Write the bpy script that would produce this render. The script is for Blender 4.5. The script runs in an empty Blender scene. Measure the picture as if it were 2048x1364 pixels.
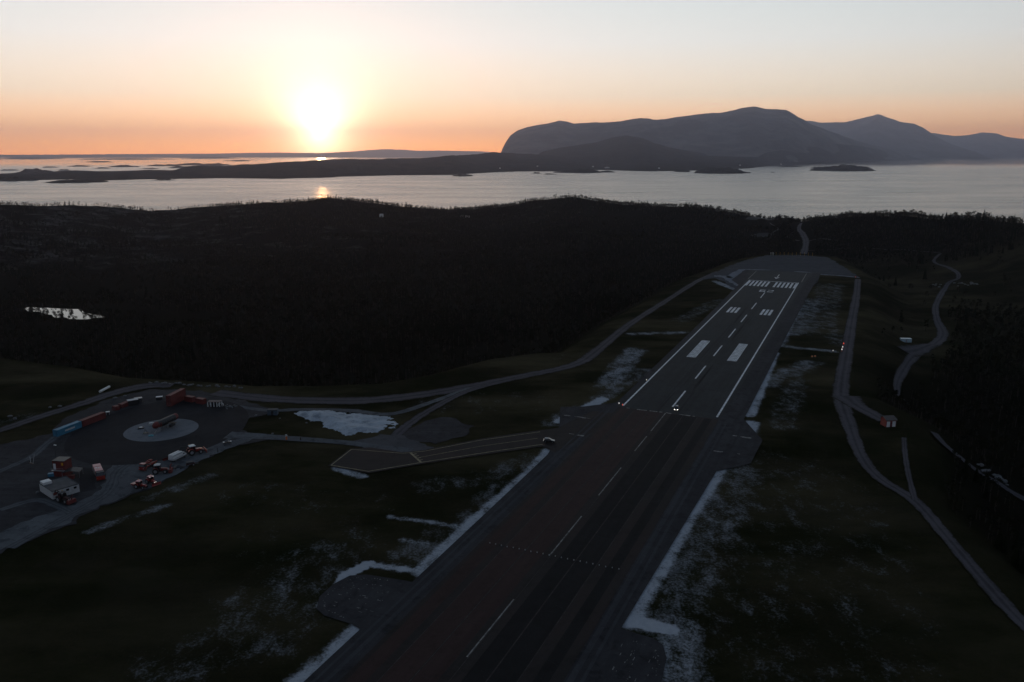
import bpy, math, random
import numpy as np
from mathutils import Vector, Matrix
random.seed(7); rng = np.random.default_rng(7)
SC = bpy.context.scene
COL = SC.collection

# ------------------------------------------------------------------ camera, sky, sun, exposure
FPX, HY, CAMZ, SEAZ = 1640.0, 307.0, 120.0, -40.0          # focal length and horizon row in photo pixels
PITCH = math.atan((682 - HY) / FPX)
cam_d = bpy.data.cameras.new('camera'); cam = bpy.data.objects.new('camera', cam_d); COL.objects.link(cam)
cam.location = (0, 0, CAMZ); cam.rotation_euler = (math.pi / 2 - PITCH, 0, 0)
cam_d.sensor_width = 36; cam_d.lens = FPX / 2048 * 36
cam_d.clip_start = 1; cam_d.clip_end = 250000
SC.camera = cam
SC.view_settings.view_transform = 'Standard'; SC.view_settings.look = 'None'
SC.view_settings.exposure = 0; SC.view_settings.gamma = 1
SUN_AZ = math.radians(-12.8); SUN_EL = math.radians(1.38)
HAZE_D = 3.15e-5
SUND = (math.sin(SUN_AZ) * math.cos(SUN_EL), math.cos(SUN_AZ) * math.cos(SUN_EL), math.sin(SUN_EL))
sd = bpy.data.lights.new('sun', 'SUN'); so = bpy.data.objects.new('sun', sd); COL.objects.link(so)
sd.energy = 0.16; sd.angle = math.radians(0.5); sd.color = (1.0, 0.50, 0.20)
so.rotation_euler = Vector(SUND).to_track_quat('Z', 'Y').to_euler(); so.location = (0, 0, 300)
SC.cycles.use_denoising = True
SC.cycles.max_bounces = 5; SC.cycles.volume_bounces = 0
SC.cycles.sample_clamp_indirect = 3.0

W = bpy.data.worlds.new('World'); SC.world = W; W.use_nodes = True
nt = W.node_tree; N = nt.nodes; L = nt.links; N.clear()
def nd(t, **k):
    n = N.new(t)
    for a, b in k.items(): setattr(n, a, b)
    return n
def mth(op, a, b=None, c=None, clamp=False):
    n = nd('ShaderNodeMath', operation=op, use_clamp=clamp)
    for i, v in enumerate((a, b, c)):
        if v is None: continue
        if isinstance(v, (int, float)): n.inputs[i].default_value = v
        else: L.new(v, n.inputs[i])
    return n.outputs[0]
def ramp(fac, stops):
    r = nd('ShaderNodeValToRGB'); e = r.color_ramp.elements
    while len(e) < len(stops): e.new(0.5)
    for i, (p, c) in enumerate(stops): e[i].position = p; e[i].color = (*c, 1)
    L.new(fac, r.inputs[0]); return r.outputs[0]
tc = nd('ShaderNodeTexCoord'); sep = nd('ShaderNodeSeparateXYZ'); L.new(tc.outputs['Generated'], sep.inputs[0])
el = mth('SQRT', mth('MAXIMUM', sep.outputs[2], 0.0))
front = ramp(el, [(0, (3.9, 1.24, .12)), (.10, (3.35, 1.26, .21)), (.17, (2.15, 1.10, .42)), (.254, (1.18, .98, .73)), (.35, (.88, .89, .86)),
                  (.425, (.68, .76, .77)), (.50, (.64, .71, .73)), (.60, (.34, .41, .455)), (.76, (.088, .12, .17)), (1, (.060, .086, .125))])
back = ramp(el, [(0, (.13, .13, .165)), (.2, (.16, .155, .18)), (.4, (.145, .165, .205)), (.76, (.076, .102, .15)), (1, (.072, .102, .145))])
hl = mth('SQRT', mth('MAXIMUM', mth('ADD', mth('MULTIPLY', sep.outputs[0], sep.outputs[0]), mth('MULTIPLY', sep.outputs[1], sep.outputs[1])), 1e-6))
hd = mth('DIVIDE', mth('ADD', mth('MULTIPLY', sep.outputs[0], math.sin(SUN_AZ)), mth('MULTIPLY', sep.outputs[1], math.cos(SUN_AZ))), hl)
mr = nd('ShaderNodeMapRange', interpolation_type='SMOOTHSTEP'); L.new(hd, mr.inputs[0]); mr.inputs[1].default_value = 0.0; mr.inputs[2].default_value = 1.0
mix = nd('ShaderNodeMix', data_type='RGBA'); L.new(mr.outputs[0], mix.inputs[0]); L.new(back, mix.inputs[6]); L.new(front, mix.inputs[7])
dp = nd('ShaderNodeVectorMath', operation='DOT_PRODUCT'); L.new(tc.outputs['Generated'], dp.inputs[0]); dp.inputs[1].default_value = SUND
th = mth('MULTIPLY', mth('ARCCOSINE', mth('MINIMUM', dp.outputs['Value'], 1.0)), 180 / math.pi)     # degrees from the sun
def glow(amp, w, col, power=1.0):
    q = mth('POWER', mth('DIVIDE', th, w), power)
    g = mth('MULTIPLY', mth('EXPONENT', mth('MULTIPLY', q, -1.0)), amp)
    v = nd('ShaderNodeVectorMath', operation='SCALE'); v.inputs[0].default_value = col; L.new(g, v.inputs['Scale']); return v.outputs[0]
def vadd(a, b):
    v = nd('ShaderNodeVectorMath', operation='ADD'); L.new(a, v.inputs[0]); L.new(b, v.inputs[1]); return v.outputs[0]
sky = vadd(mix.outputs[2], glow(8.5, 1.25, (1, .80, .55), 1.15))
sky = vadd(sky, glow(1.7, 2.4, (1, .62, .50), 1.0))
sky = vadd(sky, glow(.12, 9.0, (1, .56, .40), 1.0))
sky = vadd(sky, glow(.09, 22.0, (1, .86, .90), 1.5))
ns = nd('ShaderNodeTexSky', sky_type='NISHITA', sun_disc=False, sun_elevation=SUN_EL, sun_rotation=SUN_AZ, altitude=120)
nv = nd('ShaderNodeVectorMath', operation='SCALE'); L.new(ns.outputs[0], nv.inputs[0]); nv.inputs['Scale'].default_value = .02
sky = vadd(sky, nv.outputs[0])
bg = nd('ShaderNodeBackground'); L.new(sky, bg.inputs[0]); bg.inputs[1].default_value = 1.05
wo = nd('ShaderNodeOutputWorld'); L.new(bg.outputs[0], wo.inputs[0])
W.cycles.sampling_method = 'MANUAL'; W.cycles.sample_map_resolution = 2048

# ------------------------------------------------------------------ helpers
def ray(x, y):
    """level-frame direction of a photo pixel: (right, forward, up)"""
    v = y - HY
    return (x - 1024.0, FPX / math.cos(PITCH) - v * math.sin(PITCH), -v * math.cos(PITCH))
def G(x, y, z=0.0):
    d = ray(x, y); k = (z - CAMZ) / d[2]
    return np.array([d[0] * k, d[1] * k])
def _hash(ix, iy, s):
    h = np.sin(ix * 127.1 + iy * 311.7 + s * 74.7) * 43758.5453
    return h - np.floor(h)
def vnoise(x, y, s=0):
    ix = np.floor(x); iy = np.floor(y); fx = x - ix; fy = y - iy
    fx = fx * fx * (3 - 2 * fx); fy = fy * fy * (3 - 2 * fy)
    a = _hash(ix, iy, s); b = _hash(ix + 1, iy, s); c = _hash(ix, iy + 1, s); d = _hash(ix + 1, iy + 1, s)
    return (a * (1 - fx) + b * fx) * (1 - fy) + (c * (1 - fx) + d * fx) * fy
def fbm(x, y, oct=4, s=0):
    t = 0; a = .5; tot = 0
    for i in range(oct):
        t = t + a * vnoise(x * 2 ** i, y * 2 ** i, s + i * 3.1); tot += a; a *= .5
    return t / tot * 2 - 1
def sst(a, b, x):
    t = np.clip((x - a) / (b - a), 0, 1); return t * t * (3 - 2 * t)
def poly_sd(x, y, P):
    """signed distance to polygon, negative inside"""
    P = np.asarray(P); d2 = np.full(x.shape, 1e18); ins = np.zeros(x.shape, bool)
    for i in range(len(P)):
        a = P[i]; b = P[(i + 1) % len(P)]; ex, ey = b - a
        wx = x - a[0]; wy = y - a[1]
        t = np.clip((wx * ex + wy * ey) / (ex * ex + ey * ey + 1e-9), 0, 1)
        d2 = np.minimum(d2, (wx - ex * t) ** 2 + (wy - ey * t) ** 2)
        c = (a[1] > y) != (b[1] > y)
        xi = a[0] + (y - a[1]) / (b[1] - a[1] + 1e-12) * ex
        ins ^= c & (x < xi)
    d = np.sqrt(d2); return np.where(ins, -d, d)
def line_d(x, y, P):
    d2 = np.full(x.shape, 1e18)
    for a, b in zip(P[:-1], P[1:]):
        ex, ey = b - a; wx = x - a[0]; wy = y - a[1]
        t = np.clip((wx * ex + wy * ey) / (ex * ex + ey * ey + 1e-9), 0, 1)
        d2 = np.minimum(d2, (wx - ex * t) ** 2 + (wy - ey * t) ** 2)
    return np.sqrt(d2)
def pts(L_, z=0): return [G(x, y, z) for x, y in L_]

def tag(o, label=None, cat=None, group=None, kind=None):
    if label: o['label'] = label
    if cat: o['category'] = cat
    if group: o['group'] = group
    if kind: o['kind'] = kind
    return o
def link(name, me, mats=None, parent=None):
    o = bpy.data.objects.new(name, me); COL.objects.link(o)
    for m in (mats if isinstance(mats, (list, tuple)) else [mats]):
        if m: me.materials.append(m)
    if parent: o.parent = parent
    return o
def npmesh(name, V, F, smooth=False):
    me = bpy.data.meshes.new(name)
    V = np.asarray(V, np.float32); F = np.asarray(F, np.int32); n = F.shape[1]
    me.vertices.add(len(V)); me.vertices.foreach_set('co', V.ravel())
    me.loops.add(F.size); me.loops.foreach_set('vertex_index', F.ravel())
    me.polygons.add(len(F)); me.polygons.foreach_set('loop_start', np.arange(0, F.size, n, dtype=np.int32))
    me.polygons.foreach_set('loop_total', np.full(len(F), n, np.int32))
    me.update(calc_edges=True)
    if smooth: me.polygons.foreach_set('use_smooth', np.ones(len(F), bool))
    me.validate(); return me
def gridfaces(nu, nv):
    i = np.arange(nu - 1)[:, None] * nv + np.arange(nv - 1)[None, :]
    return np.stack([i, i + nv, i + nv + 1, i + 1], -1).reshape(-1, 4)
def empty(name, loc, rz=0):
    o = bpy.data.objects.new(name, None); COL.objects.link(o); o.location = loc; o.rotation_euler = (0, 0, rz); o.empty_display_size = .3
    return o
CHILD = {}
def copy_tree(o, parent=None):
    c = o.copy(); COL.objects.link(c)
    if parent: c.parent = parent
    for ch in [q for q in COL.objects if q.parent == o]: copy_tree(ch, c)
    return c

class MB:
    """collects shapes, builds ONE mesh object"""
    def __init__(s): s.v = []; s.f = []
    def add(s, V, F):
        b = len(s.v); s.v += [tuple(map(float, q)) for q in V]; s.f += [tuple(i + b for i in q) for q in F]; return s
    def box(s, x0, x1, y0, y1, z0, z1, tx=0, ty=0, c=0.0):
        """box; top shrunk by tx, ty at each end; c chamfers all vertical edges"""
        def ring(ix, iy, z):
            a0, a1, b0, b1 = x0 + ix, x1 - ix, y0 + iy, y1 - iy
            if c: return [(a0 + c, b0, z), (a1 - c, b0, z), (a1, b0 + c, z), (a1, b1 - c, z), (a1 - c, b1, z), (a0 + c, b1, z), (a0, b1 - c, z), (a0, b0 + c, z)]
            return [(a0, b0, z), (a1, b0, z), (a1, b1, z), (a0, b1, z)]
        return s.loft([ring(0, 0, z0), ring(tx, ty, z1)])
    def loft(s, R, cap=True):
        n = len(R[0]); V = [q for r in R for q in r]; F = []
        for k in range(len(R) - 1):
            for i in range(n):
                j = (i + 1) % n; F.append((k * n + i, k * n + j, (k + 1) * n + j, (k + 1) * n + i))
        if cap: F += [tuple(range(n - 1, -1, -1)), tuple(range((len(R) - 1) * n, len(R) * n))]
        return s.add(V, F)
    def cyl(s, p0, p1, r0, r1=None, n=10):
        r1 = r0 if r1 is None else r1; p0 = Vector(p0); p1 = Vector(p1); d = (p1 - p0).normalized()
        a = d.orthogonal().normalized(); b = d.cross(a)
        R = [[p + (a * math.cos(2 * math.pi * i / n) + b * math.sin(2 * math.pi * i / n)) * r for i in range(n)] for p, r in ((p0, r0), (p1, r1))]
        return s.loft(R)
    def tube(s, P, r, n=8):
        for a, b in zip(P[:-1], P[1:]): s.cyl(a, b, r, r, n)
        return s
    def prof(s, P, y0, y1, ins=0.0):
        """side profile (x,z) extruded along y; ins narrows upper points by height fraction"""
        zs = [q[1] for q in P]; zm, zM = min(zs), max(zs)
        k = lambda z: ins * (z - zm) / (zM - zm + 1e-6)
        return s.loft([[(x, y0 + k(z), z) for x, z in P], [(x, y1 - k(z), z) for x, z in P]])
    def build(s, name, mat, parent=None, smooth=False, bevel=0.0):
        me = bpy.data.meshes.new(name); me.from_pydata(s.v, [], s.f); me.update()
        import bmesh
        bm = bmesh.new(); bm.from_mesh(me); bmesh.ops.recalc_face_normals(bm, faces=bm.faces)
        if bevel: bmesh.ops.bevel(bm, geom=list(bm.edges), offset=bevel, segments=2, affect='EDGES', clamp_overlap=True)
        bm.to_mesh(me); bm.free()
        if smooth: me.polygons.foreach_set('use_smooth', [True] * len(me.polygons))
        return link(name, me, mat, parent)

# ------------------------------------------------------------------ materials
def mat(name, col, rough=.7, metal=0, var=.25, scale=1.5, spec=.5, emit=None, estr=0, bump=0.0, stretch=None, coat=0):
    m = bpy.data.materials.new(name); m.use_nodes = True
    t = m.node_tree; b = t.nodes['Principled BSDF']
    b.inputs['Roughness'].default_value = rough; b.inputs['Metallic'].default_value = metal
    b.inputs['Specular IOR Level'].default_value = spec; b.inputs['Coat Weight'].default_value = coat
    c = t.nodes.new('ShaderNodeTexCoord'); no = t.nodes.new('ShaderNodeTexNoise'); no.inputs['Scale'].default_value = scale; no.inputs['Detail'].default_value = 5
    src = c.outputs['Object']
    if stretch:
        mp = t.nodes.new('ShaderNodeMapping'); mp.inputs['Scale'].default_value = stretch; t.links.new(src, mp.inputs[0]); src = mp.outputs[0]
    t.links.new(src, no.inputs['Vector'])
    r = t.nodes.new('ShaderNodeValToRGB'); r.color_ramp.elements[0].position = .3; r.color_ramp.elements[1].position = .7
    r.color_ramp.elements[0].color = (*[q * (1 - var) for q in col], 1); r.color_ramp.elements[1].color = (*[min(1, q * (1 + var)) for q in col], 1)
    t.links.new(no.outputs[0], r.inputs[0]); t.links.new(r.outputs[0], b.inputs['Base Color'])
    if bump:
        bp = t.nodes.new('ShaderNodeBump'); bp.inputs['Strength'].default_value = bump; t.links.new(no.outputs[0], bp.inputs['Height']); t.links.new(bp.outputs[0], b.inputs['Normal'])
    if emit: b.inputs['Emission Color'].default_value = (*emit, 1); b.inputs['Emission Strength'].default_value = estr
    return m
M = dict(
    red=mat('red_paint', (.31, .026, .019), .42, var=.2, coat=.3), dred=mat('oxide_red_paint', (.145, .022, .019), .65, var=.3, scale=.6),
    mred=mat('dark_red_paint', (.16, .016, .014), .5, var=.3), soot=mat('sooty_red_paint', (.06, .014, .012), .7, var=.5, scale=1.0),
    hred=mat('barn_red_paint', (.24, .035, .025), .65, var=.2),
    pink=mat('faded_red_roof', (.74, .36, .34), .45, var=.12), white=mat('white_paint', (.78, .78, .76), .5, var=.06),
    offwhite=mat('dirty_white', (.55, .55, .54), .6, var=.15), black=mat('black_metal', (.018, .018, .02), .5, var=.3),
    rubber=mat('tyre_rubber', (.02, .02, .02), .85, var=.2), glass=mat('dark_glass', (.015, .018, .022), .08, var=.05, spec=.8),
    steel=mat('galvanised_steel', (.35, .36, .37), .45, .6, var=.15), blue=mat('blue_container_paint', (.036, .20, .32), .55, var=.18, scale=.6),
    roofg=mat('grey_roof_felt', (.075, .075, .08), .85, var=.25, scale=.5), carblk=mat('black_car_paint', (.02, .022, .026), .25, var=.1, coat=.6),
    yellow=mat('amber_plastic', (.75, .38, .03), .4, var=.05), orange=mat('orange_plastic', (.7, .16, .03), .5, var=.1),
    conc=mat('concrete', (.30, .31, .32), .9, var=.18, scale=.35, bump=.1), wood=mat('weathered_wood', (.14, .10, .075), .85, var=.3, scale=2),
    cyan=mat('teal_tarpaulin', (.08, .33, .38), .6, var=.15), rock=mat('pale_boulder_rock', (.14, .14, .14), .9, var=.35, scale=1.2, bump=.4),
    head=mat('headlight_lens', (1, .95, .85), .2, emit=(1, .93, .82), estr=9), tail=mat('red_lamp_lens', (.6, .05, .03), .3, emit=(1, .12, .06), estr=.7),
    lampw=mat('white_lamp_lens', (.9, .9, .9), .3, emit=(1, .95, .88), estr=.6), paint=mat('runway_paint', (.64, .66, .67), .7, var=.42, scale=.45),
    faded=mat('worn_runway_paint', (.17, .165, .158), .7, var=.75, scale=.8), ypaint=mat('yellow_taxi_paint', (.19, .16, .085), .7, var=.5, scale=.8),
    bark=mat('tree_bark', (.055, .042, .032), .95, var=.3, scale=3), tent=mat('dark_tarpaulin', (.03, .03, .033), .6, var=.3))
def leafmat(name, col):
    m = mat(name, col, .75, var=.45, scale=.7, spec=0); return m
M['seam'] = mat('asphalt_seam', (.065, .06, .058), .9, var=.5, scale=.6, spec=.05)
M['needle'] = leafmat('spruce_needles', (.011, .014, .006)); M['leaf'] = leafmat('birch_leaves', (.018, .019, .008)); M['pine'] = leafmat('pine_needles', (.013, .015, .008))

def nodes_of(m):
    m.use_nodes = True; t = m.node_tree; b = t.nodes['Principled BSDF']
    def new(tp, **k):
        n = t.nodes.new(tp)
        for a, v in k.items(): setattr(n, a, v)
        return n
    def con(a, b_): t.links.new(a, b_)
    def mt(op, a, b_=None, clamp=False):
        n = new('ShaderNodeMath', operation=op, use_clamp=clamp)
        for i, v in enumerate((a, b_)):
            if v is None: continue
            if isinstance(v, (int, float)): n.inputs[i].default_value = v
            else: con(v, n.inputs[i])
        return n.outputs[0]
    def noise(scale, detail=6, rough=.6, vec=None, dist=0):
        n = new('ShaderNodeTexNoise'); n.inputs['Scale'].default_value = scale; n.inputs['Detail'].default_value = detail
        n.inputs['Roughness'].default_value = rough; n.inputs['Distortion'].default_value = dist
        if vec: con(vec, n.inputs['Vector'])
        return n.outputs[0]
    def mixc(fac, a, b_):
        n = new('ShaderNodeMix', data_type='RGBA')
        for i, v in ((0, fac), (6, a), (7, b_)):
            if isinstance(v, tuple): n.inputs[i].default_value = (*v, 1)
            elif isinstance(v, (int, float)): n.inputs[i].default_value = v
            else: con(v, n.inputs[i])
        return n.outputs[2]
    def smooth(x, a, b_):
        n = new('ShaderNodeMapRange', interpolation_type='SMOOTHSTEP'); con(x, n.inputs[0]); n.inputs[1].default_value = a; n.inputs[2].default_value = b_; return n.outputs[0]
    def attr(nm): return new('ShaderNodeAttribute', attribute_name=nm).outputs['Fac']
    def mapped(scale):
        c = new('ShaderNodeTexCoord'); mp = new('ShaderNodeMapping'); mp.inputs['Scale'].default_value = scale; con(c.outputs['Object'], mp.inputs[0]); return mp.outputs[0]
    def bump(h, s, d=1.0):
        n = new('ShaderNodeBump'); n.inputs['Strength'].default_value = s; n.inputs['Distance'].default_value = d; con(h, n.inputs['Height']); con(n.outputs[0], b.inputs['Normal'])
    return t, b, new, con, mt, noise, mixc, smooth, attr, mapped, bump

# ground: grass / heath, pale stone dust, bare rock, forest floor
gm = bpy.data.materials.new('grass_and_dust')
t, b, new, con, mt, noise, mixc, smooth, attr, mapped, bump = nodes_of(gm)
ob = mapped((1, 1, 1))
grass = mixc(smooth(noise(.035, 5, vec=ob), .35, .65), (.014, .016, .006), (.025, .022, .012))
grass = mixc(mt('MULTIPLY', smooth(noise(.9, 6, .7, ob), .35, .75), .7), grass, (.010, .012, .006))
grass = mixc(mt('MULTIPLY', smooth(noise(.012, 4, .6, ob), .5, .7), .6), grass, (.034, .030, .020))
n1 = noise(.16, 9, .72, mapped((1, .6, 1)), .15); n2 = noise(1.3, 4, .7, ob)
dfac = smooth(mt('ADD', mt('ADD', attr('dust'), mt('MULTIPLY', mt('SUBTRACT', n1, .5), 1.6)), mt('MULTIPLY', mt('SUBTRACT', n2, .5), 1.0)), .38, 1.02)
pale = mixc(noise(.5, 5, .6, ob), (.30, .33, .37), (.48, .51, .55)); dust = mixc(smooth(attr('dust'), .52, .80), mixc(noise(.35, 6, .7, ob), (.14, .15, .165), (.29, .305, .33)), pale)
hth = mt('MULTIPLY', attr('heath'), smooth(noise(.02, 6, .65, mapped((.5, 1, 1))), .38, .68))
grass = mixc(hth, grass, mixc(noise(.3, 5, .7, ob), (.060, .052, .028), (.098, .080, .048)))
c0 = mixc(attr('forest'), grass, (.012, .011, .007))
rk = mixc(smooth(noise(.06, 7, .65, ob), .35, .7), (.040, .036, .033), (.098, .094, .092))
rf = smooth(mt('ADD', attr('rock'), mt('SUBTRACT', noise(.02, 7, .7, ob), .5)), .45, .65)
c0 = mixc(rf, c0, rk)
c0 = mixc(dfac, c0, dust)
con(c0, b.inputs['Base Color']); b.inputs['Roughness'].default_value = 1; b.inputs['Specular IOR Level'].default_value = 0
bump(noise(.7, 7, .7, ob), .6, .5)

def surface(name, c_lo, c_hi, streak=None, rough=.8, spec=.3, tint=None, fine=3.0, edge=False, mott=.35, ecol=(.017, .017, .009)):
    m = bpy.data.materials.new(name)
    t, b, new, con, mt, noise, mixc, smooth, attr, mapped, bump = nodes_of(m)
    o = mapped((1, 1, 1))
    base = mixc(smooth(noise(.05, 6, .65, o), .3, .7), c_lo, c_hi)
    if streak: base = mixc(mt('MULTIPLY', smooth(noise(.35, 5, .6, mapped(streak)), .35, .7), .6), base, tuple(q * .55 for q in c_lo))
    if tint: base = mixc(mt('MULTIPLY', smooth(noise(.03, 3, .5, o), .4, .7), .7), base, tint)
    gr = noise(fine, 3, .7, o)
    base = mixc(mt('MULTIPLY', gr, .45), base, tuple(q * 1.5 for q in c_hi))
    base = mixc(mt('MULTIPLY', smooth(noise(.22, 7, .72, o, .4), .48, .66), mott), base, tuple(q * .45 for q in c_lo))
    base = mixc(mt('MULTIPLY', smooth(noise(.6, 6, .7, o), .55, .72), mott), base, tuple(q * 1.55 for q in c_hi))
    if edge:
        ac = mt('ABSOLUTE', attr('across')); rut = smooth(mt('ABSOLUTE', mt('SUBTRACT', ac, .19)), .10, .02)
        base = mixc(mt('MULTIPLY', rut, .45), base, tuple(q * 1.35 for q in c_hi))
        base = mixc(mt('MULTIPLY', smooth(ac, .09, .02), .35), base, tuple(q * .6 for q in c_lo))
        ed = smooth(mt('ADD', ac, mt('MULTIPLY', mt('SUBTRACT', noise(.45, 6, .7, o), .5), .42)), .36, .50)
        base = mixc(ed, base, ecol)
    con(base, b.inputs['Base Color']); b.inputs['Roughness'].default_value = rough; b.inputs['Specular IOR Level'].default_value = spec
    bump(gr, .3, .05); return m
M['asph_new'] = surface('dark_new_asphalt', (.026, .030, .032), (.034, .038, .040), (.08, 1, 1), .8, .08)
M['asph_old'] = surface('worn_brownish_asphalt', (.020, .018, .018), (.031, .028, .027), (.035, 1.1, 1), .8, .08, (.036, .023, .021))
M['shoulder'] = surface('grey_shoulder_asphalt', (.028, .028, .031), (.052, .052, .056), (.05, 1, 1), .9, .05, mott=.55)
M['gravel'] = surface('dark_gravel', (.055, .055, .060), (.085, .085, .090), None, .95, .05)
M['track'] = surface('gravel_track', (.042, .039, .045), (.080, .075, .083), None, .95, .05, edge=True)
M['yard'] = surface('crushed_stone_yard', (.050, .056, .063), (.13, .14, .15), None, .95, .05, (.055, .055, .06), mott=.6)
M['pale'] = surface('pale_concrete_pad', (.11, .122, .138), (.155, .168, .185), None, .9, .1)
M['dkpad'] = surface('dark_training_pad', (.015, .015, .017), (.028, .028, .031), None, .9, .05)
M['resa'] = surface('blue_grey_gravel', (.036, .040, .048), (.062, .068, .080), (.3, 1, 1), .95, .05)
M['wear'] = surface('dusty_wear', (.045, .046, .05), (.066, .067, .072), (.05, 1, 1), .95, .03)
M['sweep'] = surface('swept_pale_dust', (.11, .125, .145), (.21, .23, .26), (.3, 1, 1), .95, .03)
M['heap'] = surface('white_crushed_rock', (.27, .30, .335), (.46, .50, .54), None, .95, .05, mott=.55)
M['chip'] = surface('pale_stone_chippings', (.25, .28, .31), (.44, .47, .50), None, .95, .05)

# ------------------------------------------------------------------ terrain
RU = G(1521, 596) - G(1350, 808); RU /= np.linalg.norm(RU); RN = np.array([RU[1], -RU[0]])
RO = G(1521, 596) + RU * 102.5      # runway frame at the threshold
print('RUNWAY', RO, RU)
def R(s, t_): return RO + RU * s + RN * t_
PLAT = pts([(-150, 700), (0, 722), (120, 738), (220, 758), (290, 762), (400, 768), (500, 776), (620, 776), (770, 771), (880, 751), (1000, 719), (1080, 709), (1150, 707),
            (1195, 680), (1250, 640), (1340, 587), (1395, 552), (1440, 537), (1480, 521), (1530, 508), (1600, 507), (1660, 512), (1726, 555), (1722, 600), (1712, 660),
            (1704, 720), (1696, 782), (1800, 832), (1812, 850), (1812, 990), (1905, 1075), (1985, 1165), (2060, 1250)])
PLAT += [np.array(q) for q in ((170, 150), (420, -300), (420, -1500), (-900, -1500), (-900, 300), (-520, 420))]
PLAT = np.array(PLAT)
SKY_X = np.array([-900, -400, 0, 100, 200, 300, 400, 500, 560, 600, 650, 700, 750, 800, 860, 900, 950, 1000, 1050, 1100, 1140, 1180, 1240, 1300, 1350, 1400, 1450, 1500, 1540, 1600, 1640, 1700, 1760, 1810, 1850, 1890, 1950, 2048, 2300, 2900])
SKY_Y = np.array([430, 415, 407, 410, 414, 421, 416, 407, 403, 400, 395, 398, 403, 411, 415, 417, 416, 410, 402, 396, 390, 396, 405, 409, 411, 413, 422, 430, 436, 441, 434, 427, 424, 424, 429, 433, 430, 438, 432, 430])
CR_X = np.array([-900, 0, 300, 650, 950, 1150, 1400, 1600, 1800, 2048, 2900]); CR_R = np.array([1700, 1750, 1900, 1950, 1900, 1750, 1650, 1500, 1350, 1150, 1100])
PONDZ = -23.0
POND = np.array(pts([(40, 617), (75, 615), (110, 616), (160, 620), (192, 628), (207, 636), (165, 638), (128, 637), (98, 631), (60, 624)], PONDZ))
_pp = []
for _a, _b in zip(POND, np.vstack([POND[1:], POND[:1]])):
    for _k in range(8):
        _c = _a + (_b - _a) * _k / 8; _pp.append(_c + np.array([0, 1]) * float(fbm(np.array([_c[0] / 14]), np.array([_c[1] / 14]), 3, 61)[0]) * 9)
POND = np.array(_pp)
def H(x, y, detail=True):
    x = np.asarray(x, float); y = np.asarray(y, float)
    r = np.hypot(x, y); yy = np.maximum(y, 1.0)
    px = 1024 + np.where(y > 1, x / yy, np.sign(x) * 3) * 1660.0
    px = np.clip(px, -900, 2900)
    rc = np.interp(px, CR_X, CR_R); ys = np.interp(px, SKY_X, SKY_Y)
    tree = np.interp(px, [0, 300, 900, 1500, 1600, 2048], [1.5, 2.5, 5.0, 5.0, 6.0, 8.0])
    zc = CAMZ - (ys - HY) * .9752 * rc / np.hypot(1660.0, px - 1024) - tree
    floor = np.interp(px, [-900, 900, 1450, 1620, 1750, 2900], [-25, -26, -22, -14, -17, -15])
    r0 = np.interp(px, [-900, 1300, 1600, 2900], [830, 950, 1080, 560])
    n = fbm(x / 170, y / 170, 5, 1)
    zc = zc + fbm(x / 85, y / 85, 4, 44) * np.where(px > 1480, 2.5, 5.0)
    s = np.clip((r - r0) / (rc - r0), 0, 1); s = s ** 1.25 * (1 - .25 * np.sin(s * 3.1416))
    z = floor + (zc - floor) * s + n * np.where(px > 1500, 7, 15) * np.sin(np.clip(s, 0, 1) * 3.1416) ** .7 + fbm(x / 60, y / 60, 4, 5) * 2.0 * (1 - s * .4)
    z = np.where(r > rc, zc + fbm(x / 40, y / 40, 3, 9) * 1.5 - (zc + 60) * sst(0, 520, r - rc), z)
    z = z + fbm(x / 22, y / 22, 3, 12) * 1.3 * sst(0, .3, s)
    if detail:
        dp_ = poly_sd(x, y, POND); z = np.where(dp_ < 60, PONDZ + (z - PONDZ) * sst(5, 60, dp_) + np.clip(dp_ * .12, -2, .7), z)
    d = poly_sd(x, y, PLAT)
    k = sst(0, np.where(px > 1500, 46, 60), d)
    return np.where(d <= 0, -.22, 0) * (1 - k) + z * k + (fbm(x / 9, y / 9, 3, 20) * .12 if detail else 0)
def hz(x, y): return float(H(np.array([x]), np.array([y]))[0])
def hit(px, py):
    d = np.array(ray(px, py)); d = d / np.linalg.norm(d)
    tt = np.linspace(90, 3500, 2600); X = d[0] * tt; Y = d[1] * tt; Z = CAMZ + d[2] * tt
    h = H(X, Y); i = int(np.argmax(Z < h))
    lo, hi = tt[max(i - 1, 0)], tt[i]
    for _ in range(12):
        m = (lo + hi) / 2
        if CAMZ + d[2] * m < hz(d[0] * m, d[1] * m): hi = m
        else: lo = m
    m = hi; return np.array([d[0] * m, d[1] * m, hz(d[0] * m, d[1] * m)])

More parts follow.
